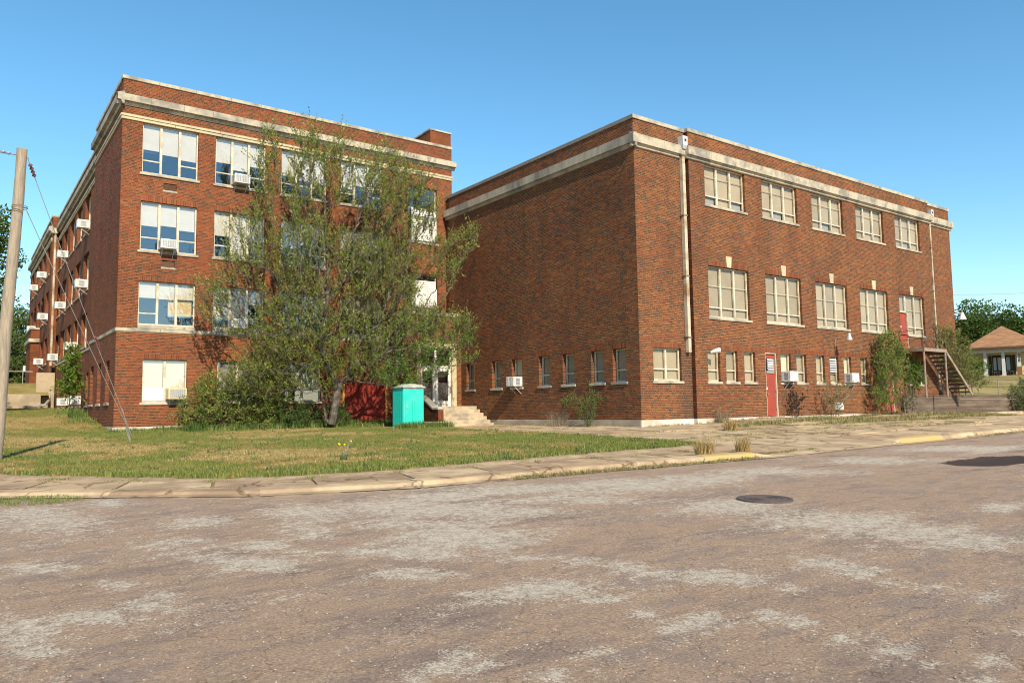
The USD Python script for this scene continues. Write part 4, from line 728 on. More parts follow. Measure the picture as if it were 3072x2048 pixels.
# trim
corn = [(-.03, 12.04), (.05, 12.04), (.08, 12.06), (.08, 12.16), (.11, 12.18), (.20, 12.19), (.20, 12.56), (.02, 12.63), (-.03, 12.63)]
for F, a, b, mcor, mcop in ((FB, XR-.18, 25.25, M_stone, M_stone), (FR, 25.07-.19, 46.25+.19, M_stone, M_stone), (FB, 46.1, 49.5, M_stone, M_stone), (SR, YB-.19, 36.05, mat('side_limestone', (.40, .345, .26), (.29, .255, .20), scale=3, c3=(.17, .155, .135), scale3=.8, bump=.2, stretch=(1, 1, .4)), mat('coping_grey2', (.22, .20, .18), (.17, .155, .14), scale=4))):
    q = [(n+(.003 if F is SR else 0), z) for n, z in corn]
    stones(RB, 'cornice_stone', F, a, b, 0, 0, 0, mcor, 1.5, prof=q)
    stones(RB, 'coping_stone', F, a+.13 if F is not SR else YB-.05, b-.13 if F is not SR else b, .055 if F is not SR else .052, 13.24, 13.41, mcop, 1.7, n0=-.35)
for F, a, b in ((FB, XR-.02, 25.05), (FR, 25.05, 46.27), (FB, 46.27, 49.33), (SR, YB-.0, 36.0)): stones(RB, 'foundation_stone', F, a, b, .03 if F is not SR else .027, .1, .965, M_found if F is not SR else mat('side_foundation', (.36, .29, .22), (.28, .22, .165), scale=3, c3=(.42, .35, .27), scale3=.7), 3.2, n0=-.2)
for k in keys:
    m = MB(); v = [[k+.06, 7.56], [k+.34, 7.56], [k+.40, 8.05], [k, 8.05]]
    m.raw(FR.T([[u, n, z] for n in (-.03, .03) for u, z in v]), [[4, 5, 6, 7], [0, 1, 5, 4], [1, 2, 6, 5], [2, 3, 7, 6], [3, 0, 4, 7]]); m.put(RB, 'keystone', M_stone_w)
# windows
hop = [(0, 2), (1,), (1,), (), (1,)]
M_b2 = [mat(f'tan_blind_{k}', tuple(x*s for x in (.48, .405, .29)), tuple(x*s for x in (.44, .37, .26)), scale=1.1+.2*k, c3=tuple(x*s for x in (.40, .335, .24)), scale3=.6) for k, s in enumerate((.76, .68, .82))]
for k, (a, b, c, d) in enumerate(W3):
    w = window(RB, FR, a, b, c, d, .12, 3, (.24,), tuple(.76 if j in hop[k] else 1 for j in range(3)), M_b2, thin=(.72,), gl=M_dirty)
    for j in hop[k]: m = MB(); e = np.linspace(a, b, 4); FR.box(m, e[j]+.07, e[j+1]-.07, -.25, -.24, c+.07, c+.24*(d-c)); m.put(w, 'grey_panel', mat('grey_panel', (.30, .30, .28), (.25, .25, .24), scale=2))
for k, (a, b, c, d) in enumerate(W2): window(RB, FR, a, b, c, d, .12, 3, (.20,), 1, M_b2, thin=(.62,), gl=M_dirty)
w = window(RB, FR, x5+.88, x5+2.82, 5.29, 7.54, .12, 2, (.20,), 1, M_b2[0], thin=(.62,), gl=M_dirty)
w = window(RB, FR, x5, x5+.86, 6.56, 7.54, .12, 1, (), 1, M_b2[1], gl=M_dirty, sill=False, name='transom')
def red_door(parent, F, a, b, z0, z1, leaf_top, rec=.08, frame=M_cream, fw=.05):
    d = thing('door', parent=parent); m = MB()
    F.box(m, a, a+fw, -rec-.08, -rec+.06, z0, z1); F.box(m, b-fw, b, -rec-.08, -rec+.06, z0, z1); F.box(m, a+fw, b-fw, -rec-.08, -rec+.06, z1-fw, z1); m.put(d, 'frame', frame)
    m = MB(); m.bevelbox(a+fw+.008, b-fw-.008, -rec-.05, -rec, z0+.015, leaf_top, .006, F.T); m.put(d, 'leaf', M_red)
    m = MB(); F.box(m, a+fw, b-fw, -rec-.06, -rec-.025, leaf_top+.005, z1-fw); m.put(d, 'transom_panel', M_red)
    m = MB(); m.tube(F.T([[a+.16, -rec, z0+1.02], [a+.16, -rec+.05, z0+1.02]]), .022, 8); m.mesh(trimesh.creation.icosphere(2, .032).apply_translation(F.T(np.array([a+.16, -rec+.07, z0+1.02])))); m.put(d, 'handle', M_galv)
    m = MB(); F.box(m, a+.10, a+.21, -rec, -rec+.012, z0+1.22, z0+1.32); m.put(d, 'lock_plate', M_white)
    for q in (.25, 1.1, 1.85): m = MB(); F.box(m, b-fw-.02, b-fw+.02, -rec-.01, -rec+.015, z0+q, z0+q+.11); m.put(d, 'hinge', M_rust)
    return d
d1 = red_door(RB, FR, 29.86, 30.72, .97, 3.88, 2.92)
m = MB(); FR.box(m, 30.02, 30.54, -.075, -.055, 3.0, 3.62); m.put(d1, 'transom_opening', M_dark)
for k in range(5):
    m = MB(); z = 3.50-k*.105; m.raw(FR.T([[30.05, -.05, z+.09], [30.50, -.05, z+.09], [30.50, .0, z+.01], [30.05, .0, z+.01]]), [[0, 1, 2, 3]]); m.put(d1, 'slat', mat('vent_white', (.62, .60, .56)))
m = MB(); FR.box(m, 30.0, 30.56, -.075, -.05, 2.94, 3.06); m.put(d1, 'grey_pane', M_grille)
red_door(RB, FR, 40.42, 41.24, 1.0, 3.6, 3.1)
red_door(RB, FR, x5, x5+.86, 4.45, 6.55, 6.46, fw=.03)
for k, (a, b, c, d) in enumerate(G):
    w = window(RB, FR, a, b, c, d, .12, 1, (.36,) if k not in (3, 7) else (), .62 if k in (3, 7) else 1, M_b2[k % 3] if k not in (3, 7) else M_blind, gl=M_dirty, fw=.045)
    if k == 6:
        for q in range(6):
            m = MB(); z = c+.55+q*.115; m.raw(FR.T([[a+.06, -.10, z+.1], [b-.1, -.10, z+.1], [b-.1, -.03, z], [a+.06, -.03, z]]), [[0, 1, 2, 3]]); m.put(w, 'slat', mat('louvre_slat', (.42, .43, .44), (.36, .37, .38)))
        m = MB(); FR.box(m, a+.05, b-.09, -.12, -.11, c+.52, d-.06); m.put(w, 'louvre_backing', M_dark)
for (a, b, c, d) in UW: window(RB, FR, a, b, c, d, .12, 1, (.45,), .5, M_blind2, gl=M_dirty)
window(RB, FB, 22.75, 24.42, 2.53, 3.88, .12, 2, (.36,), 1, M_b2[0], gl=M_dirty, fw=.06)
for k, w in enumerate(SW): window(RB, SR, *w, .2, 1, (.36,), 1 if k != 2 else .6, M_blind4 if k != 2 else M_blind2, fw=.05, silln=.07, sillm=M_stone_d, gl=M_dirty)
shell(RB, XR, 49.33, YB, 36.05, .8, 13.24, 12.8, M_bry, ('left',))
# downpipes with hopper heads
def downpipe(x, y, z0, z1, r, parent, shoe=True):
    d = thing('downpipe', parent=parent)
    m = MB(); m.box(x-r, x+r, y-2*r-.02, y-.02, z0, z1); m.put(d, 'pipe', M_pipe)
    for z in np.arange(z0+.6, z1, 2.6): m = MB(); m.box(x-r*1.7, x+r*1.7, y-2*r-.03, y, z, z+.06); m.put(d, 'bracket', M_rust)
    m = MB(); v = np.array([[sx*a, sy*b_, z] for z, a, b_ in ((z1, r, r), (z1+.14, .15, .15), (z1+.55, .15, .15)) for sx, sy in ((-1, -1), (1, -1), (1, 1), (-1, 1))])+[x, y-.17, 0]
    m.raw(v, [[k*4+i, k*4+(i+1) % 4, k*4+4+(i+1) % 4, k*4+4+i] for k in range(2) for i in range(4)]+[[8, 9, 10, 11]]); m.put(d, 'hopper', mat('hopper_metal', (.50, .50, .50), (.44, .44, .45), rough=.5))
    m = MB(); m.box(x-.05, x+.05, y-.335, y-.31, z1+.32, z1+.42); m.put(d, 'hopper_outlet', M_dark)
downpipe(24.78, YB, 3.72, 12.42, .085, RB); downpipe(46.55, YB-.03, 2.2, 12.35, .06, RB)
for x, y, z, l in ((31.44, YR, 2.56, 'white air conditioner with a mottled front right of the red ground-floor door'), (36.70, YR, 2.55, 'white air conditioner between the louvred window and the tall bush')):
    t = ac_unit('window_air_conditioner', l, .64, .42, .47, (x, y, z), M_ac, 'air conditioners on the gymnasium front', face='')
    L = np.array((x, y, z)); g = MB(); g.box(-.26, .26, -.43, -.41, .05, .42, lambda p: p+L); g.put(t, 'coil', mat('ac_coil', (.62, .66, .68), (.28, .32, .36), scale=14, rough=.6))
t = ac_unit('gymnasium_side_air_conditioner', 'white air conditioner throwing a long shadow on the dark side wall', .60, .52, .46, (0, 0, 0), M_ac, face='front', group=None)
p = stage.GetPrimAtPath(t); p.GetAttribute('xformOp:translate').Set(Gf.Vec3d(XR, 29.50, 2.55)); UsdGeom.Xformable(p).AddRotateZOp().Set(-90.0)
# lamps and boxes on the front
lp = thing('gooseneck_lamp', 'metal gooseneck lamp on the brick wall above the ground-floor windows', 'wall lamp', loc=(35.6, YR, 4.6)); L = np.array((35.6, YR, 4.6))
m = MB(); a = np.linspace(0, np.pi*.62, 9); m.tube(np.vstack([[L+[0, -.03, -.1]], np.c_[np.full(9, L[0]), L[1]-.05-.42*(1-np.cos(a)), L[2]+.28*np.sin(a)], [L+[0, -.78, .2]]]), .016, 6); m.put(lp, 'arm', M_galv)
def shade(c, r, h, r0=.06):
    m = MB(); n = 20; an = np.arange(n)/n*2*np.pi; pr = [(r0*.8, h), (r0, h*.62), (r0*1.15, h*.5), (r*.8, h*.25), (r, 0), (r-.015, 0), (r*.75, h*.24)]
    v = np.vstack([np.c_[c[0]+q*np.cos(an), c[1]+q*np.sin(an), np.full(n, c[2]+z)] for q, z in pr]); m.raw(v, [[k*n+i, k*n+(i+1) % n, (k+1)*n+(i+1) % n, (k+1)*n+i] for k in range(len(pr)-1) for i in range(n)]); return m
shade(L+[0, -.80, .02], .17, .34, .09).put(lp, 'lamp_shade', M_galv)
m = MB(); m.bevelbox(-.05, .05, -.06, 0, -.28, -.05, .01, lambda p: p+L); m.tube([L+[0, -.02, -.28], L+[0, -.02, -.68]], .01, 5); m.put(lp, 'wall_box', M_rust)
fl = thing('flood_lamp', 'grey flood lamp over the leftmost ground-floor window of the gymnasium', 'wall lamp', loc=(25.86, YR, 3.78)); L = np.array((25.86, YR, 3.78))
m = MB(); m.tube([L+[0, 0, 0], L+[.02, -.22, .02]], .03, 8); m.put(fl, 'arm', M_galv)
m = MB(); m.tube([L+[.0, -.18, -.04], L+[.06, -.26, 0], L+[.2, -.36, .04], L+[.30, -.42, .055]], [.05, .07, .10, .11], 14); m.put(fl, 'lamp_head', mat('lamp_white', (.66, .67, .66)))
mb_ = thing('meter_box', 'small white plastic box low on the gymnasium wall beside the bush', 'meter box', loc=(35.55, YR, 1.2)); L = np.array((35.55, YR, 1.2))
m = MB(); m.bevelbox(-.22, .22, -.24, 0, 0, .36, .02, lambda p: p+L); m.put(mb_, 'box', M_chip); m = MB(); m.tube([L+[0, -.08, 0], L+[0, -.08, -.3]], .03, 6); m.put(mb_, 'conduit', M_galv)
sl = thing('street_lamp', 'white barn lamp on an arm past the right end of the gymnasium', 'street lamp', loc=(49.33, YB, 6.9)); L = np.array((49.33, YB+.2, 6.85))
m = MB(); m.tube([L, L+[.5, -.05, .08], L+[1.15, -.1, .16]], .03, 6); m.put(sl, 'arm', M_galv); shade(L+[1.25, -.1, -.25], .24, .42, .13).put(sl, 'lamp_shade', M_white)
m = MB(); m.tube([L+[1.25, -.1, .1], L+[1.25, -.1, .3]], .07, 8); m.put(sl, 'photocell', M_galv)

# fire escape
fe = thing('fire_escape', 'rusty steel fire escape stair from the upper red door down to the raised yard', 'fire escape', loc=(42.0, 19.9, 1.9))
m = MB(); m.box(42.0, 44.6, 19.9, YR-.02, 4.37, 4.43); m.box(42.0, 44.6, 19.88, 19.95, 4.25, 4.42); m.box(42.0, 42.07, 19.95, YR-.02, 4.25, 4.369); m.box(44.53, 44.6, 19.95, YR-.02, 4.25, 4.369); m.put(fe, 'platform', M_steelg)
for x in (42.08, 44.5): m = MB(); m.tube([(x, 19.95, 1.75), (x, 19.95, 4.3)], .055, 8); m.put(fe, 'post', M_steelg)
s0, s1 = np.array([44.55, 4.40]), np.array([47.55, 1.95])
for y in (19.92, 20.95):
    m = MB(); d = (s1-s0)/np.linalg.norm(s1-s0); n_ = np.array([-d[1], d[0]])*.12; q = [s0-n_, s1-n_, s1+n_*.3, s0+n_*.3]
    m.raw([[p_[0], yy, p_[1]] for yy in (y, y+.05) for p_ in q], [[0, 1, 2, 3], [4, 5, 6, 7], [0, 1, 5, 4], [1, 2, 6, 5], [2, 3, 7, 6], [3, 0, 4, 7]]); m.put(fe, 'stringer', M_steelg)
for k in range(11):
    p_ = s0+(s1-s0)*(k+.6)/11.4; m = MB(); m.box(p_[0]-.12, p_[0]+.14, 19.975, 20.945, p_[1]-.10, p_[1]); m.put(fe, 'tread', M_rust)
rl = MB()
P_ = lambda x, y, z: (x, y, z)
for z in (5.4, 4.92): rl.tube([(42.04, YR-.05, z), (42.04, 19.93, z), (44.2, 19.93, z)], .02, 6); rl.tube([(44.56, YR-.05, z), (44.56, 20.95, z)], .02, 6)
for x, y in ((42.04, YR-.05), (42.04, 19.93), (43.3, 19.93), (44.2, 19.93), (44.56, YR-.05), (44.56, 20.95)): rl.tube([(x, y, 4.4), (x, y, 5.42)], .02, 6)
for y in (19.93, 20.97):
    for o in (.95, .5): rl.tube([(s0[0], y, s0[1]+o), (s1[0], y, s1[1]+o)], .018, 6)
    for t in (0.02, .45, .98): q = s0+(s1-s0)*t; rl.tube([(q[0], y, q[1]), (q[0], y, q[1]+.97)], .018, 6)
rl.put(fe, 'railing', M_rust)

# steps up to the porch, with their side wall
st = thing('concrete_steps', 'weathered concrete steps with stepped ends leading up to the entrance porch', 'steps', loc=(20.4, 31.6, .65))
for k in range(6):
    z1 = .62+(k+1)*.172; y0 = 31.55+k*.31; m = MB(); m.bevelbox(18.98, 21.94, y0, 34.6 if k == 5 else y0+.34, .45, z1, .018); m.put(st, 'step', M_step)
sw = thing('stair_side_wall', 'low brick wall with a sloping stone coping between the toilet and the steps', 'wall', loc=(18.8, 31.6, .6))
FW = Face('left', 18.66)
zt = lambda y: 1.50+np.clip(y-31.95, 0, 2.7)*.50
m = MB(); yy = [31.5, 31.95, 34.6]; v = [[x, y, z] for x in (18.667, 18.965) for y, z in ((31.5, .5), (34.6, .5), (34.6, zt(34.6)-.002), (31.95, 1.498), (31.5, 1.498))]
m.raw(v, [[0, 1, 2, 3], [5, 6, 7, 8], [0, 5, 9, 4], [4, 9, 8, 3], [3, 8, 7, 2]]); m.raw(v, [[0, 3, 4], [5, 8, 9]]); m.put(sw, 'wall_core', M_mortar_d)
B = []; 
for r in range(18):
    za = .93+r*.0735; t = 31.5+(.113 if r % 2 else 0)-.226
    while t < 34.6:
        a, b = max(t, 31.5), min(t+.22, 34.6); t += .226
        if b-a > .05 and za+.07 < zt((a+b)/2): B.append((a, b, -.004, .007, za+.0055, za+.068))
B = np.array(B); r_ = np.random.default_rng(8); boxes(B, Face('left', 18.667).T, PAL_R[0][r_.choice(6, len(B), p=PAL_R[1])]*.6).put(sw, 'brickwork', M_brick, kind='stuff')
for r in range(7):
    za = .93+r*.0735; e = [18.664, 18.812, 18.968] if r % 2 else [18.664, 18.74, 18.90, 18.968]
    for k in range(len(e)-1): boxes(np.array([(e[k]+.005, e[k+1]-.005, -.004, .008, za+.005, za+.0685)]), Face('front', 31.5).T, PAL_L[0][r_.integers(0, 4, 1)]).put(sw, 'brick', M_brick)
m = MB(); m.bevelbox(18.62, 19.0, 31.46, 31.98, 1.50, 1.60, .015); m.put(sw, 'coping_stone', M_stone_d)
m = MB(); q = [(31.98, 1.505), (34.6, zt(34.6)), (34.6, zt(34.6)+.1), (31.98, 1.60)]; m.raw([[x, y, z] for x in (18.62, 19.0) for y, z in q], [[0, 1, 2, 3], [4, 5, 6, 7], [0, 1, 5, 4], [1, 2, 6, 5], [2, 3, 7, 6], [3, 0, 4, 7]]); m.put(sw, 'coping_stone', M_stone_d)
m = MB(); m.bevelbox(18.63, 18.975, 31.47, 34.6, .4, .925, .012); m.put(sw, 'plinth', M_found)
# ------------------------------------------------------------------ smaller things
# portable toilet
pt = thing('portable_toilet', 'turquoise portable toilet with a white roof standing under the tree', 'portable toilet', loc=(17.2, 31.4, .62)); L = np.array([16.68, 31.25, .62])
off = lambda p: np.asarray(p)+L
W, D, Hh = 1.08, 1.10, 1.90
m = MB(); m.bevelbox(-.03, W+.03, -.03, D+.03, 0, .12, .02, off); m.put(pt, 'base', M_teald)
m = MB(); m.bevelbox(0, W, 0, D, .12, Hh, .03, off); m.put(pt, 'cabin', M_teal)
m = MB(); m.bevelbox(.10, W-.10, -.03, .01, .16, Hh-.10, .012, off); m.put(pt, 'door', M_teal)
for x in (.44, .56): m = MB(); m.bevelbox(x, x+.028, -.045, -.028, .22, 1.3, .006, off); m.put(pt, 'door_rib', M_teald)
m = MB(); m.bevelbox(.14, .2, -.06, -.028, .95, 1.12, .01, off); m.put(pt, 'handle', M_roofw)
for k in range(5):
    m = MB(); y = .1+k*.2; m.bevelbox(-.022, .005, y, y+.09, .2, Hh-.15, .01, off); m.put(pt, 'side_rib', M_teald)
m = MB()
for k in range(4): m.box(.08, W-.08, -.012, .0, Hh-.075+.015*k, Hh-.068+.015*k, off)
m.put(pt, 'vent_slots', M_roofw)
v = []; 
prof = [(.05, 0), (.05, .05), (-.12, .13), (-.30, .185), (-.45, .20)]
rings = []
for o, z in prof: rings += [[-o, -o, Hh+z], [W+o, -o, Hh+z], [W+o, D+o, Hh+z], [-o, D+o, Hh+z]]
m = MB(); m.raw(off(rings), [[k*4+i, k*4+(i+1) % 4, k*4+4+(i+1) % 4, k*4+4+i] for k in range(len(prof)-1) for i in range(4)]+[[16, 17, 18, 19]]); m.put(pt, 'roof', M_roofw)
m = MB(); m.tube([off([W-.15, D-.15, Hh]), off([W-.15, D-.15, Hh+.34])], .05, 10); m.put(pt, 'vent_pipe', M_roofw)

# utility pole, guy wires and overhead wire
pole = thing('utility_pole', 'weathered bare wooden utility pole at the left edge of the lawn', 'utility pole', loc=(.82, 20.9, g1(.82, 20.9)))
zt_ = np.linspace(.2, 7.64, 14); pp_ = np.c_[.81+.25*(zt_-.4)/7, 20.93-.72*(zt_-.4)/7*.55, zt_]; pp_[:, 0] += .012*np.sin(zt_*1.3)
m = MB(); m.tube(pp_, np.linspace(.142, .108, 14)+.004*np.sin(zt_*5), 14); m.put(pole, 'shaft', M_wood, smooth=40)
top = pp_[-1]
m = MB(); m.tube([top+[-.13, 0, -.16], top+[.14, 0, -.2]], .012, 6); m.put(pole, 'eye_bolt', M_rust); m = MB()
for z in (-1.35, -1.39): m.tube([top+[.16*math.cos(a), .16*math.sin(a), z+.01*math.sin(3*a)] for a in np.linspace(0, 2*np.pi, 14)], .008, 5)
m.put(pole, 'wire_band', M_rust)
anc = np.array([4.66, 27.0, g1(4.66, 27.0)])
def wire(a, b, sag, r, n=14): t = np.linspace(0, 1, n); p = np.asarray(a)[None]*(1-t[:, None])+np.asarray(b)[None]*t[:, None]; p[:, 2] -= sag*4*t*(1-t); return p
gw = thing('guy_wires', 'two guy wires running from the pole down to the lawn anchor, with brown insulators', 'guy wire', loc=anc)
for h, nm in ((-.22, 'upper'), (-1.4, 'lower')):
    a = top+[.13, .02, h]; p = wire(a, anc+[.0, .0, .25], .05, .01); m = MB(); m.tube(p, .009, 5); m.put(gw, 'wire', M_wire2)
    for t0, t1 in (((.02, .05), (.56, .62)) if nm == 'upper' else ()): pass
a = top+[.13, .02, -.22]; e = anc+[0, 0, .25]
for t0, n_ in ((.012, 4), (.565, 5)):
    for k in range(n_):
        c = a+(e-a)*(t0+.009*k); c2 = a+(e-a)*(t0+.009*k+.007); m = MB(); m.tube([c, (c+c2)/2, c2], [.025, .05, .025], 10); m.put(gw, 'insulator', M_insul)
m = MB(); m.tube([anc+[0, 0, -.1], anc+[-.22, -.27, .5]], .02, 6); m.tube([anc+[-.02, -.03, .05], anc+[-.42, -.75, 1.1]], .016, 6); m.put(gw, 'anchor_rod', M_galv)
ow = thing('overhead_wire', 'overhead wire running from the pole top out of the picture', 'wire', loc=top); m = MB(); m.tube(wire(top+[-.1, 0, -.16], top+[-14, -3.5, .9], .5, .01), .012, 5); m.put(ow, 'cable', M_wire)
m = MB()
for k in range(3): c = top+[-.22-.1*k, -.05-.025*k, -.16+.004*k]; m.tube([c, c+[-.035, -.01, 0], c+[-.07, -.02, .0]], [.02, .045, .02], 10)
m.put(ow, 'insulator', M_grille)
fw_ = thing('far_overhead_wire', 'thin overhead wire crossing the sky right of the gymnasium', 'wire', loc=(62, 30, 11)); m = MB(); m.tube(wire((40, 45, 11.0), (95, 22, 12.6), .9, .01, 30), .014, 4); m.put(fw_, 'cable', M_wire)

# raised yard on the right with its retaining wall, pipe fence and the house
def yard_z(x, y): return 1.86+np.clip((y-21.3)/4, 0, 1)*np.clip((np.hypot(x-42, y-21)-4)/34, 0, 1.25)*1.95
xs = np.r_[42.0, np.arange(43, 100, 2.0), 120, 160, 260]; ysY = np.r_[21.0, np.arange(22, 60, 2.0), 75, 120, 260]
Xg, Yg = np.meshgrid(xs, ysY); keep = None
Zg = yard_z(Xg, Yg)+.12*(meshkit.fbm(np.stack([Xg*.4, Yg*.4, 0*Xg], -1), 3, 5)-.5)*(Yg > 21.5)
I = np.arange(Xg.size).reshape(Xg.shape); ym = MB()
qd = np.stack([I[:-1, :-1], I[:-1, 1:], I[1:, 1:], I[1:, :-1]], -1).reshape(-1, 4); cx_ = Xg.ravel()[qd].mean(1); cy_ = Yg.ravel()[qd].mean(1)
qd = qd[~((cx_ < 49.3) & (cy_ > 22.1))]
ym.raw(np.c_[Xg.ravel(), Yg.ravel(), Zg.ravel()], qd); 
M_yard = mat('dry_yard', (.25, .19, .075), (.15, .14, .045), scale=1.2, c3=(.29, .22, .10), scale3=.25, bump=.5, bscale=15, rough=1, spec=.05)
tag(ym.put('/World', 'raised_yard', M_yard, smooth=True), 'dry grassy raised yard above the retaining wall', 'yard', kind='structure')
rw = thing('retaining_wall', 'dark board-formed concrete retaining wall beside the fire escape', 'retaining wall', loc=(42, 20.8, .5))
zz = [.2, .62, .9, 1.16, 1.42, 1.66, 1.84]
for k in range(6):
    for a, b in ((41.75, 47.4), (47.42, 53.2), (53.22, 61.0), (61.02, 72.0)): m = MB(); m.bevelbox(a, b, 20.82+rng.uniform(-.006, .006), 21.05, zz[k]+.004, zz[k+1]-.004, .008); m.put(rw, 'board_course', M_rw)
m = MB(); m.bevelbox(41.74, 72, 20.79, 21.07, 1.84, 1.90, .012); m.put(rw, 'cap', M_rw)
m = MB(); m.bevelbox(43.0, 56.0, 20.3, 20.80, .3, .86, .03); m.put(rw, 'footing', M_conc)
pf = thing('pipe_fence', 'rusty two-rail pipe fence along the top of the retaining wall', 'fence', loc=(42, 21.3, 1.9))
for x in np.arange(43.0, 72, 3.75):
    m = MB(); m.tube([(x, 21.2, 1.8), (x, 21.2, 2.92)], .03, 7); m.put(pf, 'post', M_steelg)
for z in (2.42, 2.88): m = MB(); m.tube([(42.2, 21.2, z), (72, 21.2, z)], .024, 7); m.put(pf, 'rail', M_rust)

hs = thing('house', 'small yellow house with a brown hipped roof and white porch columns, behind the yard', 'house', loc=(80.5, 30.8, 3.6))
HX, YC, zf = 80.5, 30.82, 3.62
_c, _s = math.cos(math.radians(21)), math.sin(math.radians(21))
class HB(MB):
    """the house stands turned towards the road"""
    def raw(s, v, f, col=None):
        v = np.asarray(v, float)-[HX, YC, 0]; return MB.raw(s, np.c_[v[:, 0]*_c-v[:, 1]*_s+HX, v[:, 0]*_s+v[:, 1]*_c+YC, v[:, 2]], f, col)
y0h, y1h = YC-2.9, YC+2.75
m = HB(); m.box(HX+2.0, HX+8, y0h, y1h, zf, 6.9); m.put(hs, 'wall', M_housew)
m = HB(); m.bevelbox(HX-.2, HX+2.0, y0h, y1h, zf-.3, zf+.12); m.put(hs, 'porch_floor', M_conc)
m = HB(); m.box(HX-.05, HX+.2, y0h, y1h, 6.12, 6.60); m.put(hs, 'porch_beam', M_trimw)
ap = [[HX+3.6, YC, 8.95]]
e = [[HX-.7, y0h-.45, 6.66], [HX-.7, y1h+.45, 6.66], [HX+8.4, y1h+.45, 6.66], [HX+8.4, y0h-.45, 6.66], [HX+5.2, YC, 8.95]]
m = HB(); m.raw(e+ap, [[0, 1, 5], [1, 2, 4], [1, 4, 5], [2, 3, 4], [3, 0, 5], [3, 5, 4]]); m.put(hs, 'roof', M_shingle)
m = HB(); m.box(HX-.72, HX+8.4, y0h-.47, y1h+.47, 6.5, 6.655); m.put(hs, 'eaves', mat('brown_eaves', (.12, .07, .045), (.10, .06, .04)))
for k, y in enumerate((YC+1.5, YC+.03, YC-1.2, YC-2.6)):
    c = thing('porch_column', parent=hs)
    m = HB(); zb_ = 4.75 if k >= 2 else zf+.12; q = np.array([[sx*r, sy*r, z] for z, r in ((zb_, .17), (6.12, .12)) for sx, sy in ((-1, -1), (1, -1), (1, 1), (-1, 1))])+[HX+.1, y, 0]; m.raw(q, [[0, 1, 5, 4], [1, 2, 6, 5], [2, 3, 7, 6], [3, 0, 4, 7]]); m.put(c, 'shaft', M_trimw)
    if k >= 2:
        for r_i in range(8): m = HB(); m.bevelbox(HX-.1, HX+.3, y-.2, y+.2, zf+.12+r_i*.126, zf+.24+r_i*.126, .01); m.put(c, 'brick', M_mortar if r_i % 2 else mat('pier_brick', (.30, .10, .05), (.22, .07, .04)))
    if k == 2:
        for q, ch_ in enumerate('418'):
            t = meshkit.text_mesh(ch_, .24, .01, bold=True); v = t.vertices; v2 = np.c_[np.full(len(v), HX-.06)-v[:, 2], y+.08-v[:, 0], 5.78-q*.30+v[:, 1]]; m = HB(); m.raw(v2, t.faces); m.put(c, 'house_number', M_dkdoor)
dw = thing('double_door', parent=hs)
for a, b, nm in ((1.0, 1.25, 'shutter'), (.12, .95, 'door'), (-.62, .08, 'door'), (-.95, -.66, 'shutter')):
    m = HB(); m.box(HX+1.93, HX+1.998, YC+a, YC+b, zf+.12, 5.95); m.put(dw, nm, M_dkdoor)
for a, b in ((.62, .86), (.22, .5), (-.5, -.2)): m = HB(); m.box(HX+1.91, HX+1.925, YC+a, YC+b, 4.5, 5.75); m.put(dw, 'door_light', mat('pale_curtain', (.45, .46, .45), (.36, .37, .37)))
m = HB()
for z in (4.3, 3.95): m.tube([(HX+.05, y0h, z), (HX+.05, YC+1.0, z)], .02, 5)
for y in np.arange(y0h, YC+1.0, .22): m.tube([(HX+.05, y, zf+.12), (HX+.05, y, 4.3)], .012, 4, cap=False)
m.put(hs, 'porch_railing', M_rust)
for a, l in ((.35, 'pale planter on the porch of the yellow house'),):
    t = thing('planter', l, 'planter', loc=(HX-.3, YC, zf)); m = HB(); an = np.linspace(0, 2*np.pi, 12, endpoint=False); v = np.vstack([np.c_[HX-.45+rr*np.cos(an), YC+a+rr*np.sin(an), np.full(12, z)] for z, rr in ((zf-.05, .16), (zf+.35, .22), (zf+.35, .18))]); m.raw(v, [[k*12+i, k*12+(i+1) % 12, (k+1)*12+(i+1) % 12, (k+1)*12+i] for k in range(2) for i in range(12)]); m.put(t, 'pot', mat('terracotta', (.45, .20, .13), (.38, .16, .10)))

# the higher ground on the left: concrete bank wall, grass bank, railing
bw = thing('bank_wall', 'low tan concrete wall below the grass bank at the end of the lawn', 'retaining wall', loc=(2, 63, 2))
for a, b in ((-16, -7.02), (-7, -1.02), (-1, 5.0)): m = MB(); m.bevelbox(a, b, 63.0, 63.25, 1.3, 2.98, .03); m.put(bw, 'wall_panel', M_rusty_w)
m = MB(); m.bevelbox(4.75, 5.9, 64.0, 64.3, 1.5, 4.55, .03); m.put(bw, 'end_panel', M_rusty_w)
bx, by = np.meshgrid(np.r_[-120, -60, np.linspace(-16, 5.5, 16)], np.r_[63.2, 64.2, 65.5, 67, 69, 74, 84, 95, 130, 220])
bz = 2.9+np.clip((by-63.2)/3.2, 0, 1)*1.0+.06*(meshkit.fbm(np.stack([bx*.6, by*.6, 0*bx], -1), 3, 2)-.5)+np.clip((by-90)/100, 0, 1)*2
I = np.arange(bx.size).reshape(bx.shape); m = MB(); m.raw(np.c_[bx.ravel(), by.ravel(), bz.ravel()], np.stack([I[:-1, :-1], I[:-1, 1:], I[1:, 1:], I[1:, :-1]], -1).reshape(-1, 4))
tag(m.put('/World', 'grass_bank', mat('bank_grass', (.22, .18, .06), (.16, .13, .045), scale=3, c3=(.25, .19, .075), scale3=.7, bump=.6, bscale=14, rough=1, spec=.05), smooth=True), 'brown grass bank rising beside the far end of the school', 'bank', kind='structure')
rf = thing('bank_railing', 'thin pipe railing on top of the grass bank', 'railing', loc=(0, 70, 3.9))
for x in np.arange(-12, 5, 2.2): m = MB(); m.tube([(x+.9, 70, 3.8), (x+.9, 70, 4.9)], .025, 6); m.put(rf, 'post', M_galv)
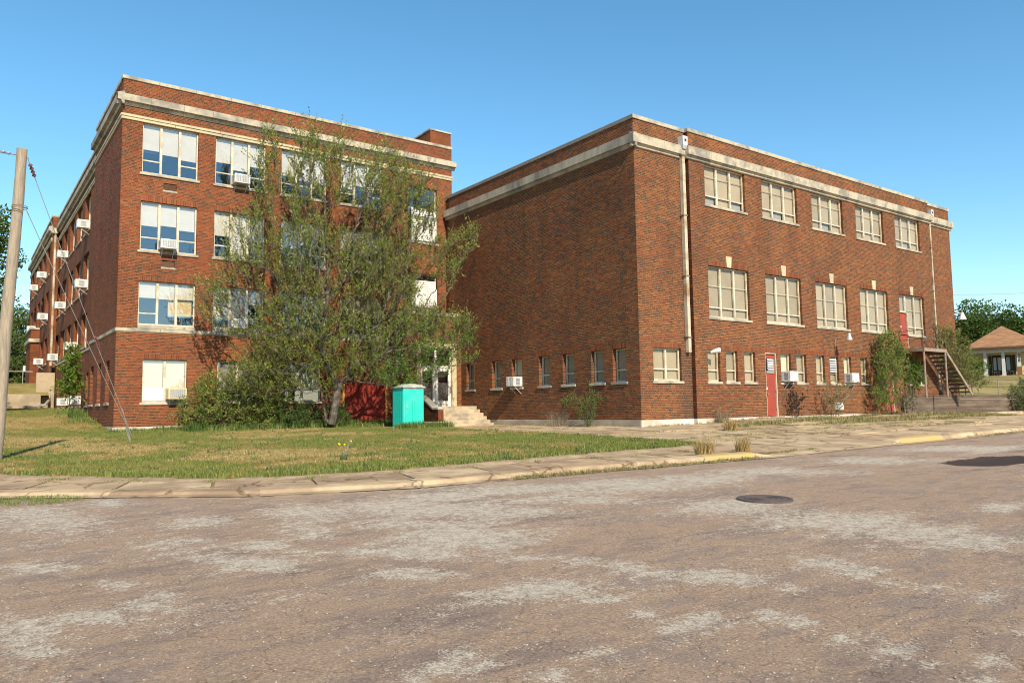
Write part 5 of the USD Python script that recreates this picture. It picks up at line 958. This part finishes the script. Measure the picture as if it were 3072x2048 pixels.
m = MB(); m.tube([(-13, 70, 4.9), (4.95, 70, 4.9)], .025, 6); m.put(rf, 'rail', M_galv)
# ------------------------------------------------------------------ vegetation
M_leaf = tone_mat('leaf', .25, 8.0, rough=.6, spec=.25, trans=.32)
M_bark = mat('bark', (.088, .074, .06), (.055, .045, .037), scale=12, c3=(.15, .13, .11), scale3=4, bump=.4, bscale=30, rough=.95)
M_twig = mat('twig', (.27, .225, .17), (.20, .165, .125), scale=12, rough=.95)
M_dry = tone_mat('dry_stem', .2, 10.0, rough=.95, spec=.05)

def colonize(seeds, attr, step=.22, infl=2.2, kill=.38, iters=220, jit=.25, r=None, up=.0, stems=()):
    """space colonisation: branches grow from the seeds towards the attractor points"""
    r = r or np.random.default_rng(1); P = [np.array(s, float) for s in seeds]; par = [-1]+list(range(len(seeds)-1)); A = attr.copy()
    for root, chain in stems:
        for k, q in enumerate(chain): par.append(root if k == 0 else len(P)-1); P.append(np.array(q, float))
    for it in range(iters):
        T = cKDTree(np.array(P)); d, i = T.query(A); ok = d < infl
        if not ok.any():
            if len(A) == 0: break
            infl *= 1.4; continue
        dirs = {}
        for k, q in zip(i[ok], A[ok]): 
            v = q-P[k]; v = v/(np.linalg.norm(v)+1e-9); dirs[k] = dirs.get(k, 0)+v
        n0 = len(P)
        for k, v in dirs.items():
            v = v/(np.linalg.norm(v)+1e-9)+r.normal(0, jit, 3)+[0, 0, up]; v /= np.linalg.norm(v)+1e-9
            P.append(P[k]+v*step); par.append(k)
        d, _ = cKDTree(np.array(P[n0:])).query(A); A = A[d > kill]
        if len(A) == 0: break
    return np.array(P), np.array(par)
def radii(P, par, tip, expo=2.4):
    n = len(P); w = np.zeros(n); kids = np.zeros(n, int)
    for k in range(n-1, 0, -1): kids[par[k]] += 1
    acc = np.zeros(n)
    for k in range(n-1, -1, -1):
        if acc[k] == 0: acc[k] = tip**expo
        w[k] = acc[k]**(1/expo)
        if par[k] >= 0: acc[par[k]] += acc[k]
    return w, kids
def limbs(P, par, w, rmax=1.0, sides=6):
    """tapered pieces from every node to its parent"""
    k = np.nonzero(par >= 0)[0]; a, b = P[par[k]], P[k]; ra, rb = np.minimum(w[par[k]], w[k]*1.25), w[k]
    return segs(a, b, ra, rb, sides)
def segs(a, b, ra, rb, sides=4):
    d = b-a; L = np.linalg.norm(d, axis=1, keepdims=True)+1e-9; d = d/L; ref = np.where(np.abs(d[:, 2:3]) < .9, [[0, 0, 1.0]], [[1.0, 0, 0]])
    u = np.cross(d, ref); u /= np.linalg.norm(u, axis=1, keepdims=True)+1e-9; v = np.cross(d, u); an = np.arange(sides)/sides*2*np.pi
    ring = np.cos(an)[None, :, None]*u[:, None]+np.sin(an)[None, :, None]*v[:, None]
    V = np.concatenate([a[:, None]+ring*np.asarray(ra)[:, None, None], (b+d*.01)[:, None]+ring*np.asarray(rb)[:, None, None]], 1)
    q = np.array([[j, (j+1) % sides, sides+(j+1) % sides, sides+j] for j in range(sides)])
    F = (q[None]+np.arange(len(a))[:, None, None]*2*sides).reshape(-1, 4); return V.reshape(-1, 3), F
def leaves(p, ax, L, W, r, tones, fold=.25):
    """pointed two-faced leaves at p along ax"""
    n = len(p); ax = ax/(np.linalg.norm(ax, axis=1, keepdims=True)+1e-9); s = np.cross(ax, r.normal(0, 1, (n, 3))); s /= np.linalg.norm(s, axis=1, keepdims=True)+1e-9; nn = np.cross(ax, s)
    L = np.asarray(L)[:, None]; W = np.asarray(W)[:, None]
    V = np.stack([p, p+ax*L*.5+s*W/2+nn*W*fold, p+ax*L, p+ax*L*.5-s*W/2+nn*W*fold], 1)
    F = np.array([[0, 1, 2], [0, 2, 3]])[None]+np.arange(n)[:, None, None]*4
    c = tones[r.integers(0, len(tones), n)]*r.uniform(.7, 1.3, (n, 1)); return V.reshape(-1, 3), F.reshape(-1, 3), np.repeat(c, 4, 0)
def blob(r, n, c, rad):
    v = r.normal(0, 1, (n, 3)); v /= np.linalg.norm(v, axis=1, keepdims=True); return np.array(c)+v*np.array(rad)*r.uniform(0, 1, (n, 1))**(1/2.6)
def plant(name, label, cat, seeds, attr, tones, seed, tip=.006, step=.2, infl=2.0, kill=.36, shoot=(.3, .7), nshoot=1.6, leaf=(.06, .03), per=10, updir=.8, jit=.25, bark=None, group=None, spread=.5, bare=.0, expo=2.4, side=6, crown='crown', trunk='trunk', limit=None, stems=(), zone=None):
    r = np.random.default_rng(seed); P, par = colonize(seeds, attr, step, infl, kill, jit=jit, r=r, stems=stems); w, kids = radii(P, par, tip, expo)
    t = thing(name, label, cat, group, loc=seeds[0])
    if limit is not None: P = limit(P)
    m = MB(); m.raw(*limbs(P, par, w, sides=side))
    thin = np.nonzero(w < tip*3.2)[0]; m_ = int(len(thin)*nshoot); k = thin[r.integers(0, len(thin), m_)]
    out = P[k]-P[np.maximum(par[k], 0)]; out = out/(np.linalg.norm(out, axis=1, keepdims=True)+1e-9)
    d = out*.6+r.normal(0, spread, (m_, 3))+[0, 0, updir]; d /= np.linalg.norm(d, axis=1, keepdims=True); Ls = r.uniform(*shoot, m_)
    a = P[k]; b = a+d*Ls[:, None]
    if limit is not None: ok_ = np.linalg.norm(limit(b)-b, axis=1) < .03; k, d, Ls, a, b = k[ok_], d[ok_], Ls[ok_], a[ok_], b[ok_]; m_ = len(k)
    m.raw(*segs(a, b, np.full(m_, tip*.62), np.full(m_, tip*.3), 3)); m.put(t, trunk, bark or M_bark)
    lv = r.random(m_) > bare; a, b, Ls, d = a[lv], b[lv], Ls[lv], d[lv]; n = len(a)
    tt = r.uniform(.12, 1.05, (n, per)); p = (a[:, None]+(b-a)[:, None]*tt[..., None]).reshape(-1, 3); ax = np.repeat(d, per, 0)*.7+r.normal(0, .6, (n*per, 3))
    c = MB(); Lf = leaf[0]*r.uniform(.6, 1.3, n*per); V, F, C = leaves(p, ax, Lf, Lf*leaf[1]/leaf[0], r, np.array(tones)); 
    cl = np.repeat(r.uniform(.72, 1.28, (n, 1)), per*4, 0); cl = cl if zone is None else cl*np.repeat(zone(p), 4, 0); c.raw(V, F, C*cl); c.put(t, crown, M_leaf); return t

# the tree in front of the school
GREEN = [(.22, .26, .045), (.18, .22, .038), (.27, .285, .058), (.145, .175, .036), (.30, .285, .085), (.22, .175, .065)]
FRESH = [(.15, .235, .024), (.12, .20, .022), (.20, .27, .035), (.10, .16, .024)]
r = np.random.default_rng(11)
AT = []
for n, c, rad in ((70, (10.9, 33.2, 12.2), (.55, .9, 2.3)), (150, (12.7, 33.0, 11.9), (.9, 1.3, 2.9)), (70, (14.2, 33.0, 12.6), (.6, 1.2, 2.2)), (210, (16.4, 32.9, 11.9), (1.6, 1.5, 2.6)), (100, (18.3, 32.6, 11.6), (1.1, 1.2, 1.9)),
                  (70, (10.2, 33.4, 8.6), (1.2, 1.2, 2.2)), (240, (12.9, 33.0, 8.0), (2.2, 1.6, 2.6)), (240, (16.3, 32.8, 8.2), (2.4, 1.7, 2.6)), (55, (19.4, 31.9, 8.8), (1.2, 1.2, 1.3)), (40, (20.9, 31.4, 9.9), (.7, .8, .5)),
                  (260, (17.6, 32.2, 4.9), (2.5, 1.5, 1.7)), (60, (19.9, 31.0, 4.8), (1.0, .9, 1.5)), (210, (12.0, 33.2, 4.8), (2.1, 1.6, 1.7)), (40, (8.9, 33.9, 6.3), (1.0, 1.0, 1.2)), (120, (14.4, 33.0, 4.4), (2.0, 1.6, 1.8)), (80, (10.9, 33.6, 3.0), (1.7, 1.2, 1.2)), (110, (16.4, 32.4, 3.5), (2.2, 1.2, 1.0)), (60, (18.6, 31.8, 3.6), (1.2, .8, .7)), (60, (13.2, 33.3, 3.0), (1.4, 1.2, 1.0)), (70, (16.7, 32.2, 2.75), (1.5, .7, .45))):
    AT.append(blob(r, int(n*2.5), c, rad))
AT = np.vstack(AT); wall = lambda P: np.c_[np.minimum(P[:, 0], np.where(P[:, 1] > 21, np.minimum(21.8, .672*P[:, 1]), 99)), np.minimum(P[:, 1], 35.75), np.maximum(P[:, 2], .9)]
AT = AT[np.linalg.norm(wall(AT+[.35, .3, 0])-AT-[.35, .3, 0], axis=1) < .01]
main = [(14.15, 33.5, .55), (14.2, 33.45, 1.2), (14.3, 33.4, 1.9), (14.35, 33.35, 2.5), (14.4, 33.3, 3.1)]
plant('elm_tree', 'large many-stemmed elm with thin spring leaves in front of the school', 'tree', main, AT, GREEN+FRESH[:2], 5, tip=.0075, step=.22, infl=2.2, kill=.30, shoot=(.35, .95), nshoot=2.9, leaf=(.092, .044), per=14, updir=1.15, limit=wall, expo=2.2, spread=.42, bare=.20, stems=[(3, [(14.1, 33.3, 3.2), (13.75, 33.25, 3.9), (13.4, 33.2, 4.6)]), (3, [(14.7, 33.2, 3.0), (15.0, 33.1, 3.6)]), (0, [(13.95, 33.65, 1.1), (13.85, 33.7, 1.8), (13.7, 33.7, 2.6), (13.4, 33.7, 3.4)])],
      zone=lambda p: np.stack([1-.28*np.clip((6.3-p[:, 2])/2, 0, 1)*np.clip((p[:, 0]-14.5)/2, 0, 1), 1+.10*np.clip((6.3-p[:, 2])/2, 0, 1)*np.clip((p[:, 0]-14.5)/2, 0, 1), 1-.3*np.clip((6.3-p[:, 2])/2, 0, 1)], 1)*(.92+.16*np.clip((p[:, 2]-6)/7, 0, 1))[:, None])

def bush(name, label, base, blobs, seed, tones=GREEN, dens=2.4, **k):
    r = np.random.default_rng(seed); A = np.vstack([blob(r, int(n*dens), c, rad) for n, c, rad in blobs]); A = A[A[:, 2] > base[2]+.1]
    kw = dict(tip=.005, step=.14, infl=1.2, kill=.19, shoot=(.2, .5), nshoot=2.6, leaf=(.085, .042), per=11, updir=.5, spread=.55, side=5); kw.update(k)
    return plant(name, label, 'shrub', [base, (base[0]+.02, base[1], base[2]+.25)], A, tones, seed+50, trunk='stems', crown='leaves', **kw)
Z = lambda x, y: g1(x, y)
bush('wall_shrub', 'big leafy shrub left of the elm, against the school wall', (9.6, 34.9, Z(9.6, 34.9)), [(120, (9.5, 34.6, 1.9), (1.5, .8, 1.3)), (110, (11.2, 34.5, 2.2), (1.6, .9, 1.6)), (50, (8.4, 34.8, 1.4), (.8, .6, .8))], 21, GREEN+FRESH, nshoot=2.8, per=11)
bush('wall_shrub', 'dark low shrub at the foot of the elm beside the boarded opening', (13.2, 34.6, Z(13.2, 34.6)), [(70, (12.6, 34.4, 1.25), (1.2, .7, .7)), (60, (14.6, 34.4, 1.1), (1.0, .6, .6))], 22, [(.06, .12, .02), (.08, .15, .025), (.05, .09, .02)], nshoot=2.8)
bush('juniper_like_shrub', 'upright green shrub growing against the dark side wall of the gymnasium', (21.35, 23.9, Z(21.35, 23.9)), [(70, (21.3, 23.9, 1.35), (.42, .55, .65)), (26, (21.35, 23.7, 2.1), (.18, .25, .55)), (18, (21.1, 24.7, 1.75), (.25, .5, .35)), (14, (21.2, 23.1, 1.75), (.2, .4, .3))], 23, [(.12, .19, .03), (.09, .15, .025), (.15, .22, .035)], step=.1, kill=.15, infl=.9, shoot=(.1, .26), leaf=(.055, .022), per=10, nshoot=2.0)
bush('tall_vine_bush', 'tall bushy tree growing over the second red door of the gymnasium', (39.4, 20.5, Z(39.4, 20.5)), [(150, (39.3, 20.4, 3.3), (1.25, .6, 1.5)), (60, (38.7, 20.4, 2.0), (1.0, .5, .8)), (50, (39.6, 20.5, 4.6), (.8, .5, .7)), (40, (40.6, 20.4, 3.6), (.8, .45, .9))], 24, [(.155, .225, .034), (.21, .255, .05), (.12, .18, .03)], dens=1.5, nshoot=2.6, per=10, leaf=(.085, .045))
bush('grey_bush', 'half bare grey bush at the foot of the tall bush', (39.8, 20.0, Z(39.8, 20.0)), [(70, (39.9, 20.0, 1.5), (.9, .5, .55))], 25, [(.14, .13, .06), (.11, .12, .05)], bare=.5, nshoot=2.2, bark=M_twig)
bush('sparse_sapling', 'sparse airy sapling in front of the gymnasium between the air conditioners', (34.2, 20.5, Z(34.2, 20.5)), [(70, (34.1, 20.4, 1.9), (1.2, .5, .75)), (20, (35.6, 20.4, 2.3), (.5, .3, .3)), (30, (34.0, 20.4, 1.2), (.7, .4, .5))], 26, [(.14, .15, .04), (.18, .16, .05), (.10, .12, .03)], nshoot=1.5, per=7, leaf=(.06, .028), bark=M_twig)
bush('dark_climber', 'dark reddish climber on the wall just right of the red door', (31.6, 20.95, Z(31.6, 20.95)), [(60, (31.7, 21.0, 1.6), (.55, .16, .6))], 27, [(.05, .04, .03), (.035, .03, .022), (.07, .06, .03)], nshoot=2.0)
bush('left_sapling', 'bright green sapling against the side wall of the school', (5.05, 46.2, Z(5.05, 46.2)), [(60, (5.0, 46.3, 3.1), (.45, .8, 1.0)), (26, (4.95, 46.0, 4.5), (.25, .5, .8))], 28, [(.13, .20, .02), (.16, .24, .025), (.10, .15, .02)], nshoot=2.5, leaf=(.12, .07), shoot=(.25, .6))
bush('stair_vine', 'leafy vine clump under the fire escape landing', (43.4, 21.0, 1.85), [(60, (43.1, 20.95, 3.0), (.8, .2, .8))], 29, [(.10, .16, .025), (.13, .19, .03)], nshoot=2.4, leaf=(.10, .07))
bush('stair_tree', 'loose young tree growing behind the foot of the fire escape', (48.2, 20.6, 1.9), [(120, (47.6, 20.8, 4.3), (1.5, .8, 1.5)), (90, (48.6, 20.8, 3.4), (1.5, .8, 1.0)), (50, (50.0, 20.9, 2.8), (1.2, .7, .6)), (30, (46.4, 21.1, 5.2), (.6, .2, .7))], 30, [(.18, .21, .045), (.22, .235, .06), (.14, .17, .04), (.24, .20, .07)], dens=1.3, nshoot=2.2, per=11, leaf=(.09, .045))
bush('corner_bush', 'grey-green bush hanging over the retaining wall at the right edge', (55.6, 20.2, .55), [(110, (56.0, 20.3, 1.7), (1.7, .7, 1.0)), (40, (57.5, 20.5, 2.4), (1.3, .7, .6))], 31, [(.18, .20, .07), (.21, .22, .09), (.14, .16, .055)], nshoot=2.6, per=11)
r = np.random.default_rng(40)
def round_bush(name, label, c, rad, tones, n=5000, leaf=.09, seed=1, cat='shrub', group=None, lumps=40, trunk=None):
    """a dense crown: leaf clumps on many lobes around the middle, with gaps, over a stem with limbs"""
    r = np.random.default_rng(seed); c = np.array(c, float); rad = np.array(rad, float)
    v = r.normal(0, 1, (lumps, 3)); v /= np.linalg.norm(v, axis=1, keepdims=True); lc = c+v*rad*r.uniform(.45, .86, (lumps, 1)); lr = r.uniform(.16, .34, lumps)*rad.mean()
    k = r.integers(0, lumps, n); u = r.normal(0, 1, (n, 3)); u /= np.linalg.norm(u, axis=1, keepdims=True); p = lc[k]+u*(lr[k]*r.uniform(.75, 1.08, n))[:, None]*[1, 1, .8]
    p = p[p[:, 2] > c[2]-rad[2]]; n = len(p)
    base = np.array([c[0], c[1], trunk if trunk is not None else c[2]-rad[2]])
    t = thing(name, label, cat, group, loc=base); m = MB(); m.tube([base, base+(c-base)*.55+[.1, .05, 0], c], [rad.mean()*.075, rad.mean()*.055, rad.mean()*.03], 7)
    m.raw(*segs(np.repeat((base+(c-base)*.6)[None], lumps, 0), lc, np.full(lumps, rad.mean()*.02), np.full(lumps, rad.mean()*.006), 4)); m.put(t, 'trunk', M_bark)
    V, F, C = leaves(p, r.normal(0, 1, (n, 3))+[0, 0, .2], leaf*r.uniform(.6, 1.4, n), leaf*.6*r.uniform(.7, 1.3, n), r, np.array(tones)); tone = r.uniform(.7, 1.25, lumps)
    kk = np.argmin(((p[:, None, :3]-lc[None, :])**2).sum(-1), 1) if n*lumps < 4e6 else np.zeros(n, int)
    b = MB(); b.raw(V, F, C*np.repeat(tone[kk], 4)[:, None]); b.put(t, 'crown', M_leaf); return t
DK = [(.065, .115, .02), (.085, .14, .025), (.05, .09, .017), (.105, .16, .03)]
MID = [(.10, .16, .025), (.13, .19, .032), (.08, .13, .022)]
round_bush('clipped_shrub', 'rounded bright green shrub in front of the yellow house', (75.2, 31.9, 4.7), (1.8, 1.8, 1.25), [(.085, .15, .016), (.11, .18, .02), (.07, .12, .015)], 9000, .13, 41, lumps=36)
for i, (x, y, z, a, b, c_, l) in enumerate(((99, 47.5, 8.6, 5.5, 5, 5.6, 'broad dark green tree just right of the gymnasium'), (103, 41.2, 9.0, 5, 4.6, 5.6, 'tall dark green tree behind the roof of the yellow house'), (106, 35.6, 8.4, 5, 5, 5.2, 'dark green tree behind the right slope of the house roof'),
                                            (97, 49, 5.6, 4, 4, 3.4, 'low green tree between the gymnasium and the house'), (110, 30, 7.5, 5, 5, 4.8, 'green tree at the right edge behind the house'))):
    round_bush('shade_tree', l, (x, y, z), (a, b, c_), DK+MID, 15000, .34, 60+i, 'tree', 'trees behind the house', 70, trunk=3.6)
# trees on the left
round_bush('left_broadleaf_tree', 'leafy tree reaching in from the left edge behind the pole', (-.3, 48.0, 9.7), (3.7, 3.4, 4.0), MID+[(.10, .15, .025)], 12000, .20, 70, 'tree', None, 80, trunk=1.3)
for i, (x, y, z, a, b, c_, l) in enumerate(((5.6, 112, 10.6, 5.0, 5, 5.2, 'olive green tree seen past the far end of the school'), (1.5, 100, 8.5, 5.0, 4.5, 5.0, 'dark green tree behind the bank railing'), (-5.5, 94, 8.0, 5, 5, 4.6, 'dark tree at the left edge behind the bank railing'), (4.6, 90, 5.4, 2.4, 3, 2.2, 'low dark shrub mass at the far end of the school'))):
    round_bush('distant_tree', l, (x, y, z), (a, b, c_), DK+[(.09, .09, .03), (.11, .10, .035)], 12000, .33, 80+i, 'tree', 'trees beyond the grass bank', 60, trunk=3.4)
round_bush('left_edge_shrub', 'small dark shrub at the left edge in front of the bank wall', (.9, 58, 2.7), (1.1, 1.2, 1.0), DK, 3500, .14, 90, trunk=1.7)

# grasses: lawn tufts, dry clumps, weeds in the joints
def tuft(path, n, h, w, spread, tone, seed, droop=.35):
    r = np.random.default_rng(seed); m = MB(); a = r.uniform(0, 2*np.pi, n); rr = spread*np.sqrt(r.random(n)); b = np.c_[rr*np.cos(a), rr*np.sin(a), np.zeros(n)-.01]
    hh = h*r.uniform(.5, 1.15, n); d = r.normal(0, 1, (n, 2)); d /= np.linalg.norm(d, axis=1, keepdims=True)+1e-9; s = np.c_[-d[:, 1], d[:, 0], np.zeros(n)]*w/2
    dr = droop*r.uniform(.2, 1.2, n)*hh; mid = b+np.c_[d*dr[:, None]*.35, hh*.6]; tip = b+np.c_[d*dr[:, None], hh]
    V = np.stack([b-s, b+s, mid+s*.7, mid-s*.7, tip], 1).reshape(-1, 3); F = (np.array([[0, 1, 2], [0, 2, 3], [3, 2, 4]])[None]+np.arange(n)[:, None, None]*5).reshape(-1, 3)
    c = np.array(tone)[r.integers(0, len(tone), n)]*r.uniform(.75, 1.25, (n, 1)); m.raw(V, F, np.repeat(c, 5, 0)); return m
GT = [('green', [(.16, .19, .040), (.19, .21, .05), (.125, .16, .034)], .062), ('olive', [(.22, .20, .055), (.19, .18, .05), (.25, .21, .07)], .050), ('straw', [(.29, .215, .085), (.255, .175, .07), (.32, .25, .12)], .055), ('russet', [(.28, .17, .07), (.24, .155, .06), (.21, .16, .055)], .045), ('weed', [(.135, .165, .05), (.16, .18, .055)], .11)]
inst = UsdGeom.PointInstancer.Define(stage, '/World/lawn_grass'); protos = []
for k, (nm, tn, h) in enumerate(GT):
    for j in range(2):
        p = '/World/lawn_grass/'+nm+'_tuft'+('' if j == 0 else '_001'); t = tuft(p, 13 if nm != 'weed' else 16, h, .014 if nm != 'weed' else .03, .10, tn, 100+k*2+j); v, f = np.vstack(t.v), np.vstack(t.f)
        me = usdkit.mesh(stage, p, (v, f), M_dry if nm in ('straw', 'russet') else M_leaf); UsdGeom.PrimvarsAPI(me).CreatePrimvar('tone', Sdf.ValueTypeNames.Color3fArray, 'vertex').Set(Vt.Vec3fArray.FromNumpy(np.vstack(t.c).astype(np.float32))); protos.append(me.GetPath())
PL = Polygon(LAWN); N = 150000
q = np.c_[r.uniform(-9, 22, N), r.uniform(13, 62, N)]; q = q[contains_xy(PL, q[:, 0], q[:, 1])]
dens = np.clip(1.25-(np.hypot(q[:, 0], q[:, 1])-13)/38, .16, 1); q = q[r.random(len(q)) < dens]
nz = meshkit.fbm(np.c_[q*.33, np.zeros(len(q))], 4, 9); n2 = meshkit.fbm(np.c_[q*1.4, np.zeros(len(q))], 3, 4)
edge = np.array([PL.exterior.distance(Point(a)) for a in q[::1]]) if len(q) < 200000 else np.zeros(len(q))
gsc = nz*1.0+(n2-.5)*.6+r.normal(0, .07, len(q))-.22*np.exp(-edge/.7)*(q[:, 1] < 20)-.16*np.clip((q[:, 0]-11)/5, 0, 1)*(q[:, 1] < 22)-.12*(q[:, 1] > 33.5)*(q[:, 1] < 37)+.10*np.exp(-((q[:, 1]-21.5)/5)**2)*(q[:, 0] < 12)
ty = np.where(gsc < .43, 0, np.where(gsc < .54, 1, np.where(gsc < .62, 3, 2))); ty = np.where(r.random(len(q)) < .012, 4, ty); ty = np.where(r.random(len(q)) < .1, 1, ty)
s = r.uniform(.6, 1.35, len(q))*np.where((q[:, 1] > 34)&(q[:, 0] > 6), 1.7, 1)*(1+.5*np.exp(-edge/.4))
inst.CreatePrototypesRel().SetTargets(protos); inst.CreateProtoIndicesAttr((ty*2+r.integers(0, 2, len(q))).astype(np.int32).tolist())
inst.CreatePositionsAttr(Vt.Vec3fArray.FromNumpy(np.c_[q, gz(q[:, 0], q[:, 1])+.03].astype(np.float32)))
ang = r.uniform(0, 2*np.pi, len(q)); inst.CreateOrientationsAttr(Vt.QuathArray([Gf.Quath(float(math.cos(a/2)), 0, 0, float(math.sin(a/2))) for a in ang])); inst.CreateScalesAttr(Vt.Vec3fArray.FromNumpy(np.repeat(s[:, None], 3, 1).astype(np.float32)))
tag('/World/lawn_grass', 'short patchy grass and weeds over the lawn', 'grass', kind='stuff')

def stuff_tufts(name, label, cat, pts, specs, seed):
    """weeds along joints and edges: one mesh of many tufts"""
    r = np.random.default_rng(seed); m = MB()
    lib = [tuft('', n, h, w, sp, tn, seed+i) for i, (n, h, w, sp, tn) in enumerate(specs)]
    for (x, y, sc), z in zip(pts, gz(pts[:, 0], pts[:, 1])):
        t = lib[r.integers(len(lib))]; a = r.uniform(0, 6.28); R = np.array([[math.cos(a), -math.sin(a), 0], [math.sin(a), math.cos(a), 0], [0, 0, 1]])
        m.raw(np.vstack(t.v)@R.T*sc+[x, y, z+.02], np.vstack(t.f), np.vstack(t.c)*r.uniform(.8, 1.2))
    tag(m.put('/World', name, M_dry), label, cat, kind='stuff')
SPEC = [(16, .09, .012, .10, [(.17, .17, .055), (.24, .20, .09)]), (14, .07, .012, .12, [(.09, .13, .03), (.13, .15, .04)]), (18, .11, .010, .11, [(.27, .21, .11), (.22, .17, .08)])]
def strip(a, b, n, jw, sc): t = r.random(n); a, b = np.array(a), np.array(b); return np.c_[a+(b-a)*t[:, None]+r.normal(0, 1, (n, 2))*jw, r.uniform(*sc, n)]
W_ = [strip((16.9, 18.6), (27, 18.6), 40, (.3, .07), (.4, 1.0)), strip((24, 18.7), (46, 18.7), 700, (.5, .30), (.8, 2.1)), strip((28, 17.0), (44, 17.0), 520, (.5, .34), (.7, 1.8)), strip((20, 17.0), (30, 17.0), 180, (.4, .1), (.4, 1.0)),
      strip((17, 15.5), (32, 15.5), 260, (.4, .1), (.4, 1.0)), strip((24, 14.3), (34, 14.3), 160, (.4, .2), (.4, 1.1)), strip((17, 14.3), (24, 14.3), 90, (.3, .06), (.3, .8)), strip((22, 21.2), (29.5, 21.0), 60, (.2, .06), (.5, 1.3)), strip((32, 20.9), (41, 20.9), 200, (.2, .12), (.6, 1.8)),
      strip((42, 20.6), (58, 20.5), 200, (.3, .12), (.6, 1.8)), strip((21.85, 22), (21.85, 31), 70, (.06, .3), (.5, 1.2)), strip((17.3, 22), (17.9, 30), 90, (.1, .3), (.4, 1.0)), strip((19.5, 22), (19.6, 30), 50, (.06, .3), (.4, .9))]
stuff_tufts('pavement_weeds', 'dry grass and weeds growing in the joints of the pavement', 'weeds', np.vstack(W_), SPEC, 300)
kl = dense(np.array(KERB[5:16])+[0, .40], 300); kl2 = dense(np.array(KERB[9:15])+[0, -.16], 200)
dirt = [np.c_[kl[r.integers(0, 300, 260)]+r.normal(0, .07, (260, 2)), r.uniform(.35, .9, 260)], np.c_[kl2[r.integers(60, 200, 260)]+r.normal(0, .08, (260, 2)), r.uniform(.4, .9, 260)],
        np.c_[A[r.integers(0, 19, 260)]+r.normal(0, .14, (260, 2)), r.uniform(.4, .9, 260)], strip((24, 10.35), (40, 10.4), 160, (.4, .12), (.4, .9))]
stuff_tufts('kerb_weeds', 'dry grass and low weeds along both edges of the kerb', 'weeds', np.vstack(dirt), SPEC[:2]+[(16, .06, .012, .14, [(.22, .17, .10), (.18, .13, .075)])], 310)
pp2 = Polygon([(.2, 14.4), (1.37, 13.48), (1.75, 12.9), (1.2, 12.6), (-.6, 13.6), (-2.5, 16), (-4, 19)]); q = np.c_[r.uniform(-4, 2, 4000), r.uniform(12.5, 19, 4000)]; q = q[contains_xy(pp2, q[:, 0], q[:, 1])][:700]
stuff_tufts('road_edge_grass', 'green grass patch creeping onto the road at the left edge', 'grass', np.c_[q, r.uniform(.4, .8, len(q))], [SPEC[1], (16, .05, .012, .13, [(.15, .17, .05), (.12, .15, .04)])], 320)
def clump(name, label, x, y, n, h, sp, tone, seed, w=.012, droop=.5):
    t = thing(name, label, 'grass clump', 'dry bunch grass clumps' if name == 'bunch_grass' else None, loc=(x, y, g1(x, y))); m = tuft('', n, h, w, sp, tone, seed, droop); m.v = [v+_base[t] for v in m.v]; m.put(t, 'blades', M_dry)
ST = [(.36, .25, .10), (.42, .30, .14), (.30, .19, .07)]
clump('bunch_grass', 'straw-coloured grass clump at the left end of the yellow kerb', 13.6, 11.35, 420, .46, .20, ST, 401)
clump('bunch_grass', 'straw-coloured grass clump standing on the slab behind the yellow kerb', 15.3, 11.6, 300, .38, .16, ST, 402)
clump('bunch_grass', 'straw-coloured grass clump in the middle of the concrete apron', 22.3, 17.4, 340, .46, .24, ST, 403)
clump('brush_clump', 'grey-brown dry brush at the foot of the gymnasium beside the downpipe', 26.3, 20.9, 260, .62, .30, [(.26, .20, .13), (.22, .17, .10)], 404, .009, 1.0)
clump('brush_clump', 'bare grey brush lying against the dark side wall', 21.2, 25.6, 260, .75, .42, [(.28, .22, .16), (.22, .17, .12)], 405, .009, 1.1)
dk = [(.05, .095, .02), (.07, .12, .025), (.045, .075, .02)]
r5 = np.random.default_rng(55); tp = np.vstack([np.c_[r5.uniform(8, 18.4, 420), 34.9-np.abs(r5.normal(0, .45, 420)), r5.uniform(.8, 2.1, 420)], np.c_[r5.uniform(16.2, 18.9, 130), 31.0-np.abs(r5.normal(0, .18, 130)), r5.uniform(.9, 1.7, 130)], np.c_[r5.uniform(5.3, 8, 60), 35.9-np.abs(r5.normal(0, .1, 60)), r5.uniform(.5, 1.2, 60)], np.c_[5.2-np.abs(r5.normal(0, .3, 60)), r5.uniform(40, 50, 60), r5.uniform(.8, 2.2, 60)]])
stuff_tufts('wall_weeds', 'dark green weeds along the foot of the school and around the toilet', 'weeds', tp, [(26, .24, .013, .20, dk), (24, .20, .011, .18, [(.10, .15, .03), (.14, .17, .045)]), (22, .17, .016, .2, [(.12, .15, .04), (.17, .18, .06)])], 330)

fl_ = thing('wild_flower', 'tall weed with small yellow flowers standing in the lawn', 'flower', loc=(6.9, 15.6, g1(6.9, 15.6)+.03)); L = _base[fl_]
m = MB(); hd = MB(); r6 = np.random.default_rng(6)
for k in range(7):
    a = r6.uniform(0, 6.28); t_ = L+[.14*math.cos(a), .14*math.sin(a), r6.uniform(.28, .48)]; m.tube([L, (L+t_)/2+[0, 0, .05], t_], .004, 4)
    if k < 4: hd.mesh(trimesh.creation.icosphere(1, .022).apply_translation(t_))
m.put(fl_, 'stems', M_twig); hd.put(fl_, 'flower_heads', mat('yellow_petal', (.75, .52, .03), (.7, .45, .02)))
tf = tuft('', 16, .2, .03, .1, [(.07, .13, .04), (.09, .15, .05)], 66); tf.v = [v+L for v in tf.v]; tf.put(fl_, 'leaves', M_leaf)
